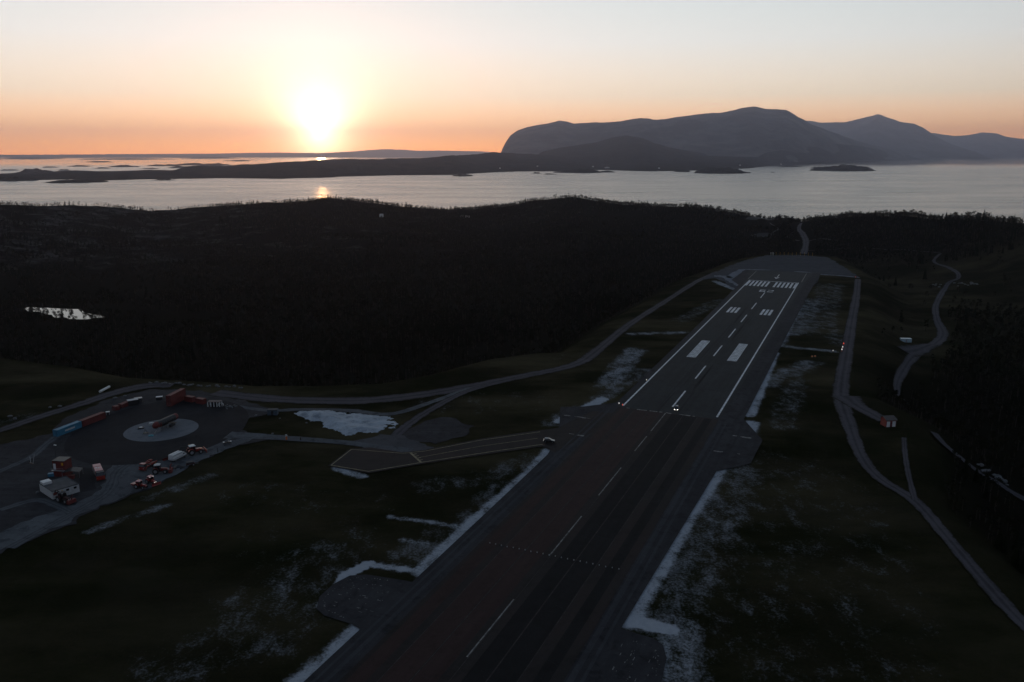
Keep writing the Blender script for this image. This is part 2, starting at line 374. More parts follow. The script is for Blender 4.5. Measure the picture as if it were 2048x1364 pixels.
DUST = [  # photo polyline, half width in metres, strength
    ([(1105, 898), (1060, 950), (950, 1045), (850, 1140)], 4.8, 0.80), ([(745, 1235), (680, 1300), (600, 1370)], 4.8, 0.80), ([(735, 1128), (840, 1141)], 1.7, 0.90),
    ([(662, 1205), (690, 1150), (738, 1126)], 2.0, 1.30), ([(655, 1208), (748, 1234)], 3.0, 1.30), ([(640, 1140), (560, 1190), (520, 1255)], 17, 0.39), ([(700, 1085), (600, 1130)], 14, 0.34),
    ([(430, 1290), (300, 1370)], 14, 0.37), ([(560, 1300), (480, 1280)], 4, 0.42), ([(660, 1300), (620, 1340)], 4, 0.55), ([(980, 955), (860, 970)], 8, 0.40), ([(780, 1033), (860, 1042), (915, 1052)], 1.8, 0.66),
    ([(805, 1078), (850, 1086)], 2.0, 0.62), ([(1065, 910), (1000, 940)], 7, 0.45), ([(1020, 975), (940, 1040)], 9, 0.44), ([(900, 1060), (800, 1120)], 8, 0.44),
    ([(1290, 740), (1180, 810), (1105, 845)], 7, 0.50), ([(1205, 797), (1165, 820), (1120, 842)], 3.2, 1.30), ([(1370, 664), (1265, 667)], 5, 0.62), ([(1270, 700), (1215, 770)], 9, 0.60),
    ([(1440, 600), (1360, 640)], 8, 0.46), ([(900, 800), (1050, 800)], 25, 0.26), ([(672, 935), (725, 952)], 3, 0.70), ([(500, 985), (610, 1000)], 14, 0.27), ([(700, 1010), (560, 1090)], 22, 0.19),
    ([(1432, 938), (1370, 1030), (1252, 1236)], 5.2, 0.84), ([(1475, 940), (1420, 1050), (1320, 1230)], 13, 0.49), ([(1560, 940), (1510, 1100), (1420, 1300)], 24, 0.30), ([(1360, 1250), (1345, 1380)], 7, 0.63),
    ([(1260, 1240), (1340, 1258)], 2.6, 1.30), ([(1190, 1357), (1250, 1370)], 3, 1.30), ([(1505, 845), (1465, 925)], 4, 0.85), ([(1550, 705), (1500, 830)], 3.4, 0.80), ([(1552, 690), (1665, 702)], 4.5, 0.62),
    ([(1620, 725), (1520, 770)], 9, 0.55), ([(1590, 620), (1555, 690)], 6, 0.67), ([(1625, 600), (1590, 665)], 11, 0.55), ([(1660, 570), (1635, 660)], 16, 0.45), ([(1640, 970), (1690, 1120)], 24, 0.26),
    ([(1740, 1200), (1690, 1370)], 20, 0.27), ([(1560, 1000), (1640, 960)], 12, 0.31), ([(1640, 640), (1690, 690)], 10, 0.43), ([(1600, 760), (1560, 850)], 8, 0.43), ([(1430, 562), (1468, 578)], 5, 0.70),
    ([(300, 995), (420, 950)], 4, 0.50), ([(330, 1010), (180, 1060)], 3, 0.55), ([(1150, 690), (1110, 715)], 6, 0.32), ([(60, 830), (10, 845)], 8, 0.32)]
naz = np.concatenate([np.radians(np.arange(-180, -50, 5.0)), np.radians(np.arange(-50, 50.001, .13)), np.radians(np.arange(55, 180.1, 5.0))])
rad = np.concatenate([[0.5, 20, 45, 70, 90], np.exp(np.arange(math.log(105), math.log(2600), .0072)), [2700, 3000]])
A_, R_ = np.meshgrid(naz, rad, indexing='ij'); GX = R_ * np.sin(A_); GY = R_ * np.cos(A_)
GZ = H(GX, GY); pd_ = poly_sd(GX, GY, PLAT)
gme = npmesh('ground', np.stack([GX, GY, GZ], -1).reshape(-1, 3), gridfaces(len(naz), len(rad))[:, ::-1], True)
dv = np.zeros(GX.shape)
for P, hw, st in DUST:
    d = line_d(GX, GY, np.array(pts(P))); dv = np.maximum(dv, st * (1 - sst(hw * .45, hw * 1.5, d)))
dv = np.where(pd_ < 0, dv + .06, 0)
pxg = 1024 + np.where(GY > 1, GX / np.maximum(GY, 1), 0) * 1660
# bare rock on the left hills, heath to the right of the runway end, forest floor elsewhere
rockv = sst(900, 1250, R_) * np.interp(pxg, [-400, 300, 700, 1100, 1300, 1500, 1700], [.56, .50, .40, .42, .34, .22, .05]) * (pd_ > 20)
clear = np.clip(sst(1620, 1660, pxg) * (1 - sst(1000, 1250, R_)) * sst(480, 620, R_) * (1 - sst(1880, 2000, pxg) * (1 - sst(700, 900, R_))), 0, 1)
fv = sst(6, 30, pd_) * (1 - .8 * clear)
hv = np.maximum(clear, np.where(pd_ < 14, np.interp(pxg, [-300, 0, 1500, 1700], [.5, .7, .7, .25]) * sst(-34, -4, pd_) * (GY > 200), 0)) * .9
hv = np.maximum(hv, np.where(pd_ < 0, np.interp(GY, [230, 420], [.45, .85]), 0))
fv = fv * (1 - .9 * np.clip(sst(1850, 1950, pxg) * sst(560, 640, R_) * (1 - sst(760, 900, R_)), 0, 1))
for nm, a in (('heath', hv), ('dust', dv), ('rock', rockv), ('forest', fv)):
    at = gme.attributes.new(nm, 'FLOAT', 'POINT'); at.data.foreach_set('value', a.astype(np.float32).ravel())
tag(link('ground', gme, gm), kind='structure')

# sea and pond
wm = bpy.data.materials.new('sea_water')
t, b, new, con, mt, noise, mixc, smooth, attr, mapped, bump = nodes_of(wm)
b.inputs['Base Color'].default_value = (.012, .02, .024, 1); b.inputs['IOR'].default_value = 1.33
wv = noise(.004, 6, .6, mapped((.35, 1, 1))); con(smooth(wv, .3, .75), new('ShaderNodeMath').inputs[0])
sp_ = new('ShaderNodeSeparateXYZ'); con(mapped((1, 1, 1)), sp_.inputs[0]); open_ = smooth(sp_.outputs[1], 7500, 14000)      # calm water out among the skerries
rr = mt('SUBTRACT', mt('ADD', mt('MULTIPLY', smooth(wv, .35, .7), .07), .215), mt('MULTIPLY', open_, .165)); con(rr, b.inputs['Roughness'])
bn = new('ShaderNodeBump'); bn.inputs['Distance'].default_value = 3.0; con(noise(.02, 9, .75, mapped((1, 1, 1))), bn.inputs['Height'])
con(mt('SUBTRACT', .26, mt('MULTIPLY', open_, .20)), bn.inputs['Strength']); con(bn.outputs[0], b.inputs['Normal'])
n = 96; ang = np.linspace(0, 2 * np.pi, n, endpoint=False); rs = [1, 500, 2000, 5000, 12000, 30000, 54500]
V = [(r * math.sin(a), r * math.cos(a), SEAZ) for a in ang for r in rs]; F = []
for i in range(n):
    for j in range(len(rs) - 1): F.append((i * 7 + j, i * 7 + j + 1, ((i + 1) % n) * 7 + j + 1, ((i + 1) % n) * 7 + j))
tag(link('sea', npmesh('sea', V, np.array(F)[:, ::-1], False), wm), kind='structure')
pm = bpy.data.materials.new('pond_water'); t, b, new, con, mt, noise, mixc, smooth, attr, mapped, bump = nodes_of(pm)
b.inputs['Base Color'].default_value = (.01, .012, .01, 1); b.inputs['Roughness'].default_value = .03; b.inputs['IOR'].default_value = 1.33
bump(noise(.5, 3, .5, mapped((1, 1, 1))), .02, .2)
pb = MB(); pb.add([(x, y, PONDZ + .12) for x, y in POND], [tuple(range(len(POND)))]); tag(pb.build('pond', pm), kind='structure')

# ------------------------------------------------------------------ runway, taxiway, tracks, pads
def ragged(P, amp, step=2.2):
    out = []
    for a, b_ in zip(P, list(P[1:]) + [P[0]]):
        a = np.array(a); b_ = np.array(b_); n_ = max(1, int(np.linalg.norm(b_ - a) / step)); d_ = (b_ - a) / (np.linalg.norm(b_ - a) + 1e-9); q = np.array([d_[1], -d_[0]])
        for k in range(n_):
            c = a + (b_ - a) * k / n_; o_ = float(fbm(np.array([c[0] / 7]), np.array([c[1] / 7]), 4, 31)[0]) * amp * 2.2
            out.append(c + q * (o_ if k else 0))
    return out
def rag(L_, amp=1.6): return ragged(pts(L_), amp)
def sheet(name, P, z, m, parent=None, kind='structure'):
    """flat polygon sheet (triangulated) from world xy points"""
    from mathutils.geometry import tessellate_polygon
    T = tessellate_polygon([[Vector((x, y, 0)) for x, y in P]])
    me = bpy.data.meshes.new(name); me.from_pydata([(x, y, z) for x, y in P], [], [tuple(q) for q in T]); me.update()
    import bmesh
    bm = bmesh.new(); bm.from_mesh(me)
    for f in bm.faces:
        f.normal_update()
        if f.normal.z < 0: f.normal_flip()
    bm.to_mesh(me); bm.free()
    o = link(name, me, m, parent)
    if kind and not parent: o['kind'] = kind
    return o
def smoothpath(P, n=6):
    P = [np.array(q, float) for q in P]; out = []
    for i in range(len(P) - 1):
        p0 = P[max(i - 1, 0)]; p1 = P[i]; p2 = P[i + 1]; p3 = P[min(i + 2, len(P) - 1)]
        for k in range(n):
            s = k / n; out.append(.5 * ((2 * p1) + (p2 - p0) * s + (2 * p0 - 5 * p1 + 4 * p2 - p3) * s * s + (3 * p1 - p0 - 3 * p2 + p3) * s ** 3))
    out.append(P[-1]); return np.array(out)
RANG = math.atan2(RU[1], RU[0])
def rsheet(name, ST, z, m, parent=None):
    """sheet in the runway's own frame (s along, t to the right)"""
    P = [(s, -t_) for s, t_ in ST]
    o = sheet(name, P, z, m, parent, None)
    if not parent: o.location = (RO[0], RO[1], 0); o.rotation_euler = (0, 0, RANG); o['kind'] = 'structure'
    return o
def rmulti(name, quads, z, m, parent):
    mb = MB()
    for q in quads: mb.add([(s, -t_, z) for s, t_ in q], [(0, 1, 2, 3)])
    o = mb.build(name, m, parent)
    for p_ in o.data.polygons:
        if p_.normal.z < 0: p_.flip()
    return o
def rq(s0, s1, t0, t1): return [(s0, t0), (s1, t0), (s1, t1), (s0, t1)]

def ribbon(name, P, w, m, z=None, off=.25, jit=.12):
    """road strip along xy points; z None drapes it on the terrain"""
    P = smoothpath([q[:2] for q in P], 8); d = np.gradient(P, axis=0); d /= np.linalg.norm(d, axis=1)[:, None] + 1e-9
    nn = np.stack([d[:, 1], -d[:, 0]], 1); c = np.linspace(-.5, .5, 5)
    ww = (np.interp(np.linspace(0, 1, len(P)), np.linspace(0, 1, len(w)), w) if isinstance(w, (list, tuple)) else np.full(len(P), w)) * (1 + jit * rng.uniform(-1, 1, len(P)))
    X = P[:, None, 0] + nn[:, None, 0] * c[None] * ww[:, None]; Y = P[:, None, 1] + nn[:, None, 1] * c[None] * ww[:, None]
    if z is None:
        Z = H(X, Y) + off; Z = np.maximum(Z, H(X + 1.5, Y) + off * .6); Z = np.maximum(Z, H(X - 1.5, Y) + off * .6)
    else: Z = np.full(X.shape, z)
    o = link(name, npmesh(name, np.stack([X, Y, Z], -1).reshape(-1, 3), gridfaces(len(P), 5)[:, ::-1], True), m); o.data.attributes.new('across', 'FLOAT', 'POINT').data.foreach_set('value', np.tile(c, len(P)).astype(np.float32))
    o.data.flip_normals() if o.data.polygons[0].normal.z < 0 else None
    return tag(o, kind='structure')

resa = sheet('runway_end_apron', rag([(1400, 560), (1440, 540), (1480, 524), (1530, 510.5), (1600, 510), (1657, 515), (1690, 535), (1722, 556), (1640, 549), (1600, 575), (1480, 580), (1455, 568), (1430, 556)]), .02, M['resa'])
for P_, w_ in (([(1428, 552), (1448, 553), (1466, 560), (1476, 572)], [5, 12, 12, 4]), ([(1462, 556), (1482, 540.6), (1510, 539.5), (1540, 540)], [10, 9, 5, 2]), ([(1588, 543), (1608, 544.5), (1640, 548.6), (1690, 552), (1718, 555.5)], [2, 8, 5, 3, 2])):
    ribbon('swept_dust', pts(P_), w_, M['sweep'], .026, jit=.35)
paved = rsheet('runway_shoulder', [(72, -37), (76, 38), (8, 39), (-4, 37), (-20, 36.5), (-240, 35), (-444, 34.5), (-470, 46), (-500, 45), (-514, 34), (-560, 32.5), (-633, 30.2), (-634, 39), (-636, 42), (-641, 44), (-655, 45.5), (-664, 43.5), (-667, 30),
                (-760, 31), (-1000, 31), (-1000, -31), (-760, -31), (-660, -31.6), (-659, -35), (-658.5, -44), (-656.5, -48), (-651, -51), (-644, -51.5), (-638, -50), (-635.5, -46), (-634, -33.4), (-634, -31.4),
                (-560, -32), (-523, -32.5), (-500, -36), (-460, -50), (-455, -40), (-442, -27), (-200, -27), (-36, -28), (-8, -39)], .06, M['shoulder'])
far = rsheet('runway', [(70, -31), (73, 31), (-4, 27.5), (-449, 24.8), (-449, -24.8), (-6, -25.5)], .10, M['asph_new'])
near = rsheet('runway_old_section', [(-449, -24.0), (-449, 24.0), (-1000, 24.0), (-1000, -24.0)], .10, M['asph_old'])
zp = .125
rmulti('threshold_stripe', [], zp, M['paint'], far) if False else None
for sgn in (-1, 1):
    for k in range(6): rmulti('threshold_stripe', [rq(-38, -6, sgn * (2.6 + k * 3.55), sgn * (4.5 + k * 3.55))], zp, M['paint'], far)
    rmulti('edge_line', [rq(-446, -3.2, sgn * 22.1, sgn * 23.0)], zp, M['paint'], far)
    for k in range(3): rmulti('touchdown_stripe', [rq(-180, -156, sgn * (8.6 + k * 3.0), sgn * (10.5 + k * 3.0))], zp, M['paint'], far)
    rmulti('aiming_point_marking', [rq(-335, -286, sgn * (9.3 + k * .94), sgn * (10.05 + k * .94)) for k in range(6)], zp, M['paint'], far)
    rmulti('displaced_edge_line', [rq(4, 66, sgn * 24.5, sgn * 25.1)], zp, M['faded'], far)
rmulti('threshold_line', [rq(-3.2, -1.6, -23.0, 23.0)], zp, M['paint'], far)
for k in range(7): rmulti('centre_dash', [rq(-102.5 - 56 * k, -72.5 - 56 * k, -.42, .42)], zp, M['paint'], far)
for s0, s1 in ((-449.5, -478), (-485, -505), (-525, -554), (-573, -604), (-631, -660), (-690, -720), (-748, -778)): rmulti('centre_dash', [rq(s1, s0, -1.05, -.65)], zp, M['faded'], near)
rmulti('worn_centre_line', [rq(-1000, -449.5, -.5, -.38)], zp - .005, M['seam'], near)
rmulti('arrow_marking', [rq(24, 48, -.4, .4), [(16, 0), (27, -2.6), (27, -1.4), (19, .6)], [(16, 0), (19, -.6), (27, 1.4), (27, 2.6)]], zp, M['paint'], far)
def glyph(bars, t0, s0): return [rq(s0 + a * 12, s0 + b_ * 12, t0 + c * 5.0, t0 + d * 5.0) for a, b_, c, d in bars]
SIX = [(.86, 1, 0, 1), (.14, .86, 0, .24), (.43, .57, .24, .76), (0, .14, 0, 1), (.14, .57, .76, 1)]
TWO = [(.85, 1, 0, 1), (.58, .85, .74, 1), (0, .15, 0, 1)]
rmulti('runway_number', glyph(SIX, -5.6, -69) + glyph(TWO, 1.2, -69) + [[(-69 + .15 * 12, 1.2), (-69 + .30 * 12, 1.2), (-69 + .58 * 12, 6.2), (-69 + .58 * 12, 4.7)]], zp, M['paint'], far)
for t0 in (-15.8, -8.9, 7.5, 14.2): rmulti('paving_seam', [rq(-1000, -450, t0, t0 + .14)], zp - .004, M['seam'], near)
M['asph_dk'] = surface('dark_bitumen_lane', (.010, .010, .011), (.018, .018, .019), (.03, 1, 1), .8, .06)
for t0, w in ((2.2, 5.1), (7.8, 6.2), (17.5, 3.5)): rmulti('paving_lane', [rq(-1000, -450, t0, t0 + w)], zp - .013, M['asph_dk'], near)
for t0, w in ((-22.5, 4.2), (-15.6, 6.5), (-8.6, 5.6)):
    rmulti('paving_lane', [rq(-1000, -450, t0, t0 + w)], zp - .012, M['asph_old2'] if 'asph_old2' in M else M.setdefault('asph_old2', surface('brown_patch_asphalt', (.034, .020, .019), (.048, .029, .027), (.03, 1, 1), .8, .08)), near)
for t0, w in ((24.6, 1.6), (27.6, .9), (-27.5, 1.2), (-29.8, .8)): rmulti('dusty_wheel_track', [rq(-1000, -455, t0, t0 + w)], .085, M['wear'], paved)
# tyre rubber, sealed cracks and pour joints on the newer half
M['rubber_mark'] = surface('tyre_rubber_marks', (.017, .019, .020), (.026, .028, .030), (.06, 1.4, 1), .8, .06)
q = []
for k in range(26):
    t0 = rng.choice([-5.2, -3.6, 3.4, 5.0]) + rng.normal(0, .8); s1 = rng.uniform(-420, -120); q.append([(s1, t0), (s1 - rng.uniform(25, 120), t0 + rng.normal(0, .5)), (s1 - 60, t0 + .45), (s1 - 2, t0 + .3)])
rmulti('rubber_mark', q, .108, M['rubber_mark'], far)
q = []
for s0 in np.arange(-440, 60, 38.0):
    x = -24.0
    while x < 24:
        w = rng.uniform(1.5, 6); j = rng.uniform(-.25, .25); q.append([(s0 + j, x), (s0 + j + .12, x), (s0 + j + .2, x + w), (s0 + j, x + w)]); x += w
for t0 in (-15.5, -8, 7.5, 15): q.append(rq(-446, 60, t0, t0 + .12))
rmulti('pour_joint', q, .106, M['rubber_mark'], far)
q = []
for k in range(60):
    s0 = rng.uniform(-760, -455); t0 = rng.uniform(-22, 16)
    for _ in range(int(rng.integers(2, 6))):
        s1 = s0 + rng.uniform(-1.5, 1.5); t1 = t0 + rng.uniform(.8, 2.4); q.append([(s0, t0), (s0 + .16, t0), (s1 + .16, t1), (s1, t1)]); s0, t0 = s1, t1
rmulti('sealed_crack', q, zp - .009, M['rubber_mark'], near)
# worn marks on the turn pads
mb = []
def rim_marks(P, dens, off):
    for (s0, t0), (s1, t1) in zip(P[:-1], P[1:]):
        n_ = int(math.hypot(s1 - s0, t1 - t0) / .8) + 1
        for k in range(n_):
            if rng.random() > dens: continue
            f = k / n_; a = s0 + (s1 - s0) * f + rng.uniform(-off, off); c = t0 + (t1 - t0) * f + rng.uniform(-off, off); mb.append(rq(a, a + rng.uniform(.06, .35), c, c + rng.uniform(.06, .45)))
rim_marks([(-635.5, -37), (-638, -47), (-642, -50), (-651, -49.6), (-656, -46), (-657.5, -38)], .62, .25)
rim_marks([(-639, -38), (-641, -44), (-645, -46)], .5, .2); rim_marks([(-646, -34), (-647, -47)], .35, .4)
for k in range(30): a = rng.uniform(-655, -638); c = -rng.uniform(34, 48); mb.append(rq(a, a + rng.uniform(.06, .25), c, c + rng.uniform(.1, 1.2)))
rim_marks([(-637, 33), (-638.5, 40), (-643, 42.5), (-654, 43.5), (-661, 41.5), (-664, 34)], .5, .3); rim_marks([(-641, 36), (-652, 37.5), (-660, 36)], .45, .2)
for k in range(30): a = rng.uniform(-663, -640); c = rng.uniform(32, 42); mb.append(rq(a, a + rng.uniform(.3, 1.4), c, c + .16))
rmulti('worn_paint_marks', mb, .09, M['faded'], paved)
for s0, t0, t1 in ((-449.6, -20, 12), (-470, 30, 42), (-492, 29, 40), (-472, -45, -33), (-496, -33, -25)):
    q = []
    x = t0
    while x < t1:
        w = rng.uniform(.6, 2.5)
        if rng.random() < .72: q.append(rq(s0 + rng.uniform(-.5, .5), s0 + rng.uniform(.6, 1.3), x, x + w))
        x += w
    rmulti('resurfacing_joint', q, zp + .004, M['faded'], far if s0 > -450 else paved)

taxi = sheet('taxiway', pts([(655, 932), (700, 898), (740, 895), (806, 905), (850, 900), (960, 878), (1040, 866), (1115, 856), (1185, 822), (1250, 830), (1110, 905), (1085, 893), (1000, 905), (850, 927), (738, 946)]), .08, M['asph_old'])
def stroke(name, P, w, z, m, parent=None, px=True):
    Q = pts(P) if px else P; mbx = MB()
    for a, b_ in zip(Q[:-1], Q[1:]):
        d = (b_ - a) / np.linalg.norm(b_ - a); q = np.array([d[1], -d[0]]) * w / 2; e = d * w / 2 * .2
        mbx.add([(*(a - q - e), z), (*(b_ - q + e), z), (*(b_ + q + e), z), (*(a + q - e), z)], [(0, 1, 2, 3)])
    o = mbx.build(name, m, parent)
    for p_ in o.data.polygons:
        if p_.normal.z < 0: p_.flip()
    return o
stroke('taxiway_edge_line', [(662, 931), (737, 943), (850, 924), (1000, 901), (1085, 889)], .45, .11, M['ypaint'], taxi)
stroke('taxiway_edge_line', [(662, 931), (703, 899), (806, 907), (850, 902.5), (960, 881), (1080, 864)], .4, .11, M['ypaint'], taxi)
stroke('holding_line', [(821, 906), (842, 925)], .9, .112, M['ypaint'], taxi)
for k in range(4):
    a = np.array((825, 909.5)) + np.array((17, 15.2)) * k / 4; stroke('holding_dash', [tuple(a), (a[0] + 8, a[1] - 1.6)], .6, .112, M['ypaint'], taxi)
stroke('taxiway_centre_line', [(840, 915), (960, 893), (1075, 877)], .3, .111, M['ypaint'], taxi)

ribbon('gravel_track', pts([(1436, 543), (1395, 562), (1330, 603), (1260, 648), (1200, 696), (1165, 722), (1120, 737), (1060, 749), (960, 769), (850, 788), (740, 800), (640, 801), (540, 797), (430, 785)]), [6, 6, 7, 9, 8, 10, 12, 12, 11], M['track'], .012)
ribbon('service_track', pts([(1075, 747), (1010, 762), (930, 784), (860, 820), (815, 850), (790, 872)]), [3, 4, 5, 6], M['track'], .018)
ribbon('service_path', pts([(940, 775), (860, 805), (780, 828), (700, 821), (600, 819), (540, 821), (470, 812)]), [3, 4, 5, 4, 3], M['yard'], .015)
ribbon('perimeter_track', pts([(1716, 558), (1713, 590), (1704, 640), (1694, 700), (1684, 760), (1683, 800), (1699, 850), (1722, 910), (1758, 955), (1830, 1002), (1895, 1075), (1975, 1170), (2048, 1248), (2180, 1370)]), [6, 7, 7.5, 9, 7, 5.5, 5, 5, 5, 5], M['track'], .012)
ribbon('hut_road', pts([(1690, 792), (1715, 812), (1745, 828), (1768, 842)]), [14, 10, 8, 7], M['track'], .018)
ribbon('footpath', pts([(1808, 875), (1810, 905), (1816, 945), (1826, 985), (1830, 1000)]), 2.2, M['track'], .022)
ribbon('access_road', pts([(455, 870), (510, 872), (570, 876), (640, 881), (700, 886), (760, 895), (820, 903)]), [9, 6, 5, 5, 8], M['yard'], .03, jit=.05)
sheet('gravel_clearing', rag([(700, 884), (760, 868), (800, 870), (850, 888), (870, 899), (806, 906), (740, 897)]), .024, M['gravel'])
sheet('worn_gravel_area', rag([(800, 868), (850, 842), (900, 835), (950, 852), (930, 872), (870, 888), (820, 882)]), .016, M['shoulder'])
yard = sheet('yard', rag([(-60, 905), (40, 880), (100, 868), (130, 836), (210, 800), (300, 778), (400, 780), (480, 800), (520, 812), (560, 822), (500, 835), (488, 855), (500, 869), (545, 876), (480, 890), (430, 905), (360, 945),
                 (300, 978), (200, 1012), (130, 1052), (60, 1082), (-60, 1130)]), .008, M['shoulder'])
sheet('gravel_yard', rag([(400, 885), (440, 880), (520, 872), (470, 893), (420, 910), (360, 945), (300, 975), (200, 1010), (110, 1055), (0, 1100), (-80, 1130), (-80, 1110), (60, 1040), (150, 1010), (190, 985),
                          (200, 970), (225, 930), (280, 920), (330, 905)]), .013, M['yard'])
ribbon('dirt_road', [G(x, y) for x, y in ((-80, 882), (0, 860), (80, 833), (160, 808), (230, 785), (290, 772), (345, 770))], [6, 7, 7, 9, 12, 9], M['track'], .016)
M['rut'] = surface('tyre_tracks', (.055, .060, .066), (.10, .106, .113), None, .95, .03, edge=True, mott=.6, ecol=(.062, .067, .073))
for P_, w_ in (([(20, 1096), (140, 1030), (215, 985), (238, 940), (290, 915), (360, 905)], 3.6), ([(230, 925), (320, 920), (420, 890), (470, 872)], 3.2), ([(-20, 950), (60, 915), (90, 890), (120, 868)], 3.4), ([(0, 1020), (70, 1000), (110, 1010), (150, 1030)], 3.2)):
    ribbon('wheel_track', pts(P_), w_, M['rut'], .018 + .0008 * w_, jit=.2)
c0 = G(314, 856); ang = np.linspace(0, 2 * np.pi, 64, endpoint=False)
ell = []
for a in ang:
    q = np.array([math.cos(a) * 36.5, math.sin(a) * 45]); ell.append(c0 + q + np.array((2, 0)))
sheet('training_pad', ragged(ell, .8), .026, M['dkpad'])
sheet('dark_apron', pts([(155, 932), (185, 938), (192, 978), (162, 985)]), .034, M['dkpad'])
c1 = G(323, 859.5)
sheet('concrete_pad', [c1 + np.array((math.cos(a), math.sin(a))) * 15.5 for a in ang], .042, M['pale'])
# crushed-rock heap
HP = np.array(pts([(583, 827), (600, 822), (645, 821), (700, 825), (770, 829), (792, 840), (796, 856), (760, 864), (715, 867), (690, 870), (655, 856), (640, 846), (605, 837)]))
x0, y0 = HP.min(0) - 3; x1, y1 = HP.max(0) + 3
gx = np.arange(x0, x1, .7); gy = np.arange(y0, y1, .7); HX, HYY = np.meshgrid(gx, gy, indexing='ij')
dd = -poly_sd(HX, HYY, HP) + fbm(HX / 4, HYY / 4, 4, 3) * 2.4
west = 1 - sst(0, 28, HX - (x0 + 6 + (y1 - HYY) * .45))
hzv = sst(0, 6, dd) * (.30 + 2.4 * west * (.6 + .5 * fbm(HX / 6, HYY / 6, 3, 8))) + fbm(HX / 3.2, HYY / 3.2, 4, 4) * .62 - .10
hzv = np.where(dd < 0, -.6, hzv)
tag(link('gravel_heap', npmesh('gravel_heap', np.stack([HX, HYY, hzv], -1).reshape(-1, 3), gridfaces(len(gx), len(gy)), True), M['heap']), 'wide low heap of white crushed rock beside the access road', 'gravel heap')
#ROADS_LOW
for nm, P, w in (('valley_road', [(1880, 508), (1868, 524), (1905, 540), (1917, 556), (1893, 572), (1872, 610), (1874, 640), (1886, 668), (1868, 690), (1830, 712), (1805, 745), (1793, 775), (1800, 796), (1816, 812)], [4, 4, 5, 5, 6, 6, 9, 9, 6, 5, 4, 3]),
                 ('valley_road', [(1868, 868), (1892, 895), (1940, 935), (1995, 968), (2060, 1005)], 4.0),
                 ('shore_road', [(1602, 508), (1612, 488), (1606, 470), (1598, 458), (1602, 447)], [9, 10, 9, 7, 5]), ('shore_path', [(1610, 484), (1640, 478), (1680, 482)], 4),
                 ('heath_path', [(1880, 506), (1800, 500), (1740, 497), (1660, 500), (1610, 502)], 2.2), ('heath_path', [(1598, 482), (1570, 472), (1545, 468), (1556, 458), (1540, 446)], [4, 3, 3, 3])):
    ribbon(nm, [hit(x, y) for x, y in P], w, M['track'], None, .45)
q = hit(1835, 705)
ribbon('shed_yard', [hit(1812, 706), hit(1838, 700), hit(1862, 690)], [14, 16, 10], M['track'], None, .5)
for P in ([(1500, 440), (1520, 436), (1540, 441)], [(1508, 474), (1530, 470), (1540, 467)]): ribbon('gravel_clearing', [hit(x, y) for x, y in P], [22, 30, 12], M['shoulder'], None, .5)

# ------------------------------------------------------------------ far land: mountains, hills, islands
lm = bpy.data.materials.new('far_land'); t, b, new, con, mt, noise, mixc, smooth, attr, mapped, bump = nodes_of(lm)
con(mixc(smooth(noise(.0016, 8, .65, mapped((1, 1, 1))), .4, .65), (.030, .032, .030), (.10, .098, .096)), b.inputs['Base Color']); b.inputs['Roughness'].default_value = .95; b.inputs['Specular IOR Level'].default_value = .1
bump(noise(.004, 9, .7, mapped((1, 1, 1))), 1.0, 120.0)
wl = bpy.data.materials.new('wooded_shore'); t, b, new, con, mt, noise, mixc, smooth, attr, mapped, bump = nodes_of(wl)
con(mixc(smooth(noise(.004, 8, .7, mapped((1, 1, 1))), .4, .7), (.012, .014, .009), (.034, .031, .026)), b.inputs['Base Color']); b.inputs['Roughness'].default_value = 1; b.inputs['Specular IOR Level'].default_value = 0
bump(noise(.012, 8, .75, mapped((1, 1, 1))), 1.0, 40.0)
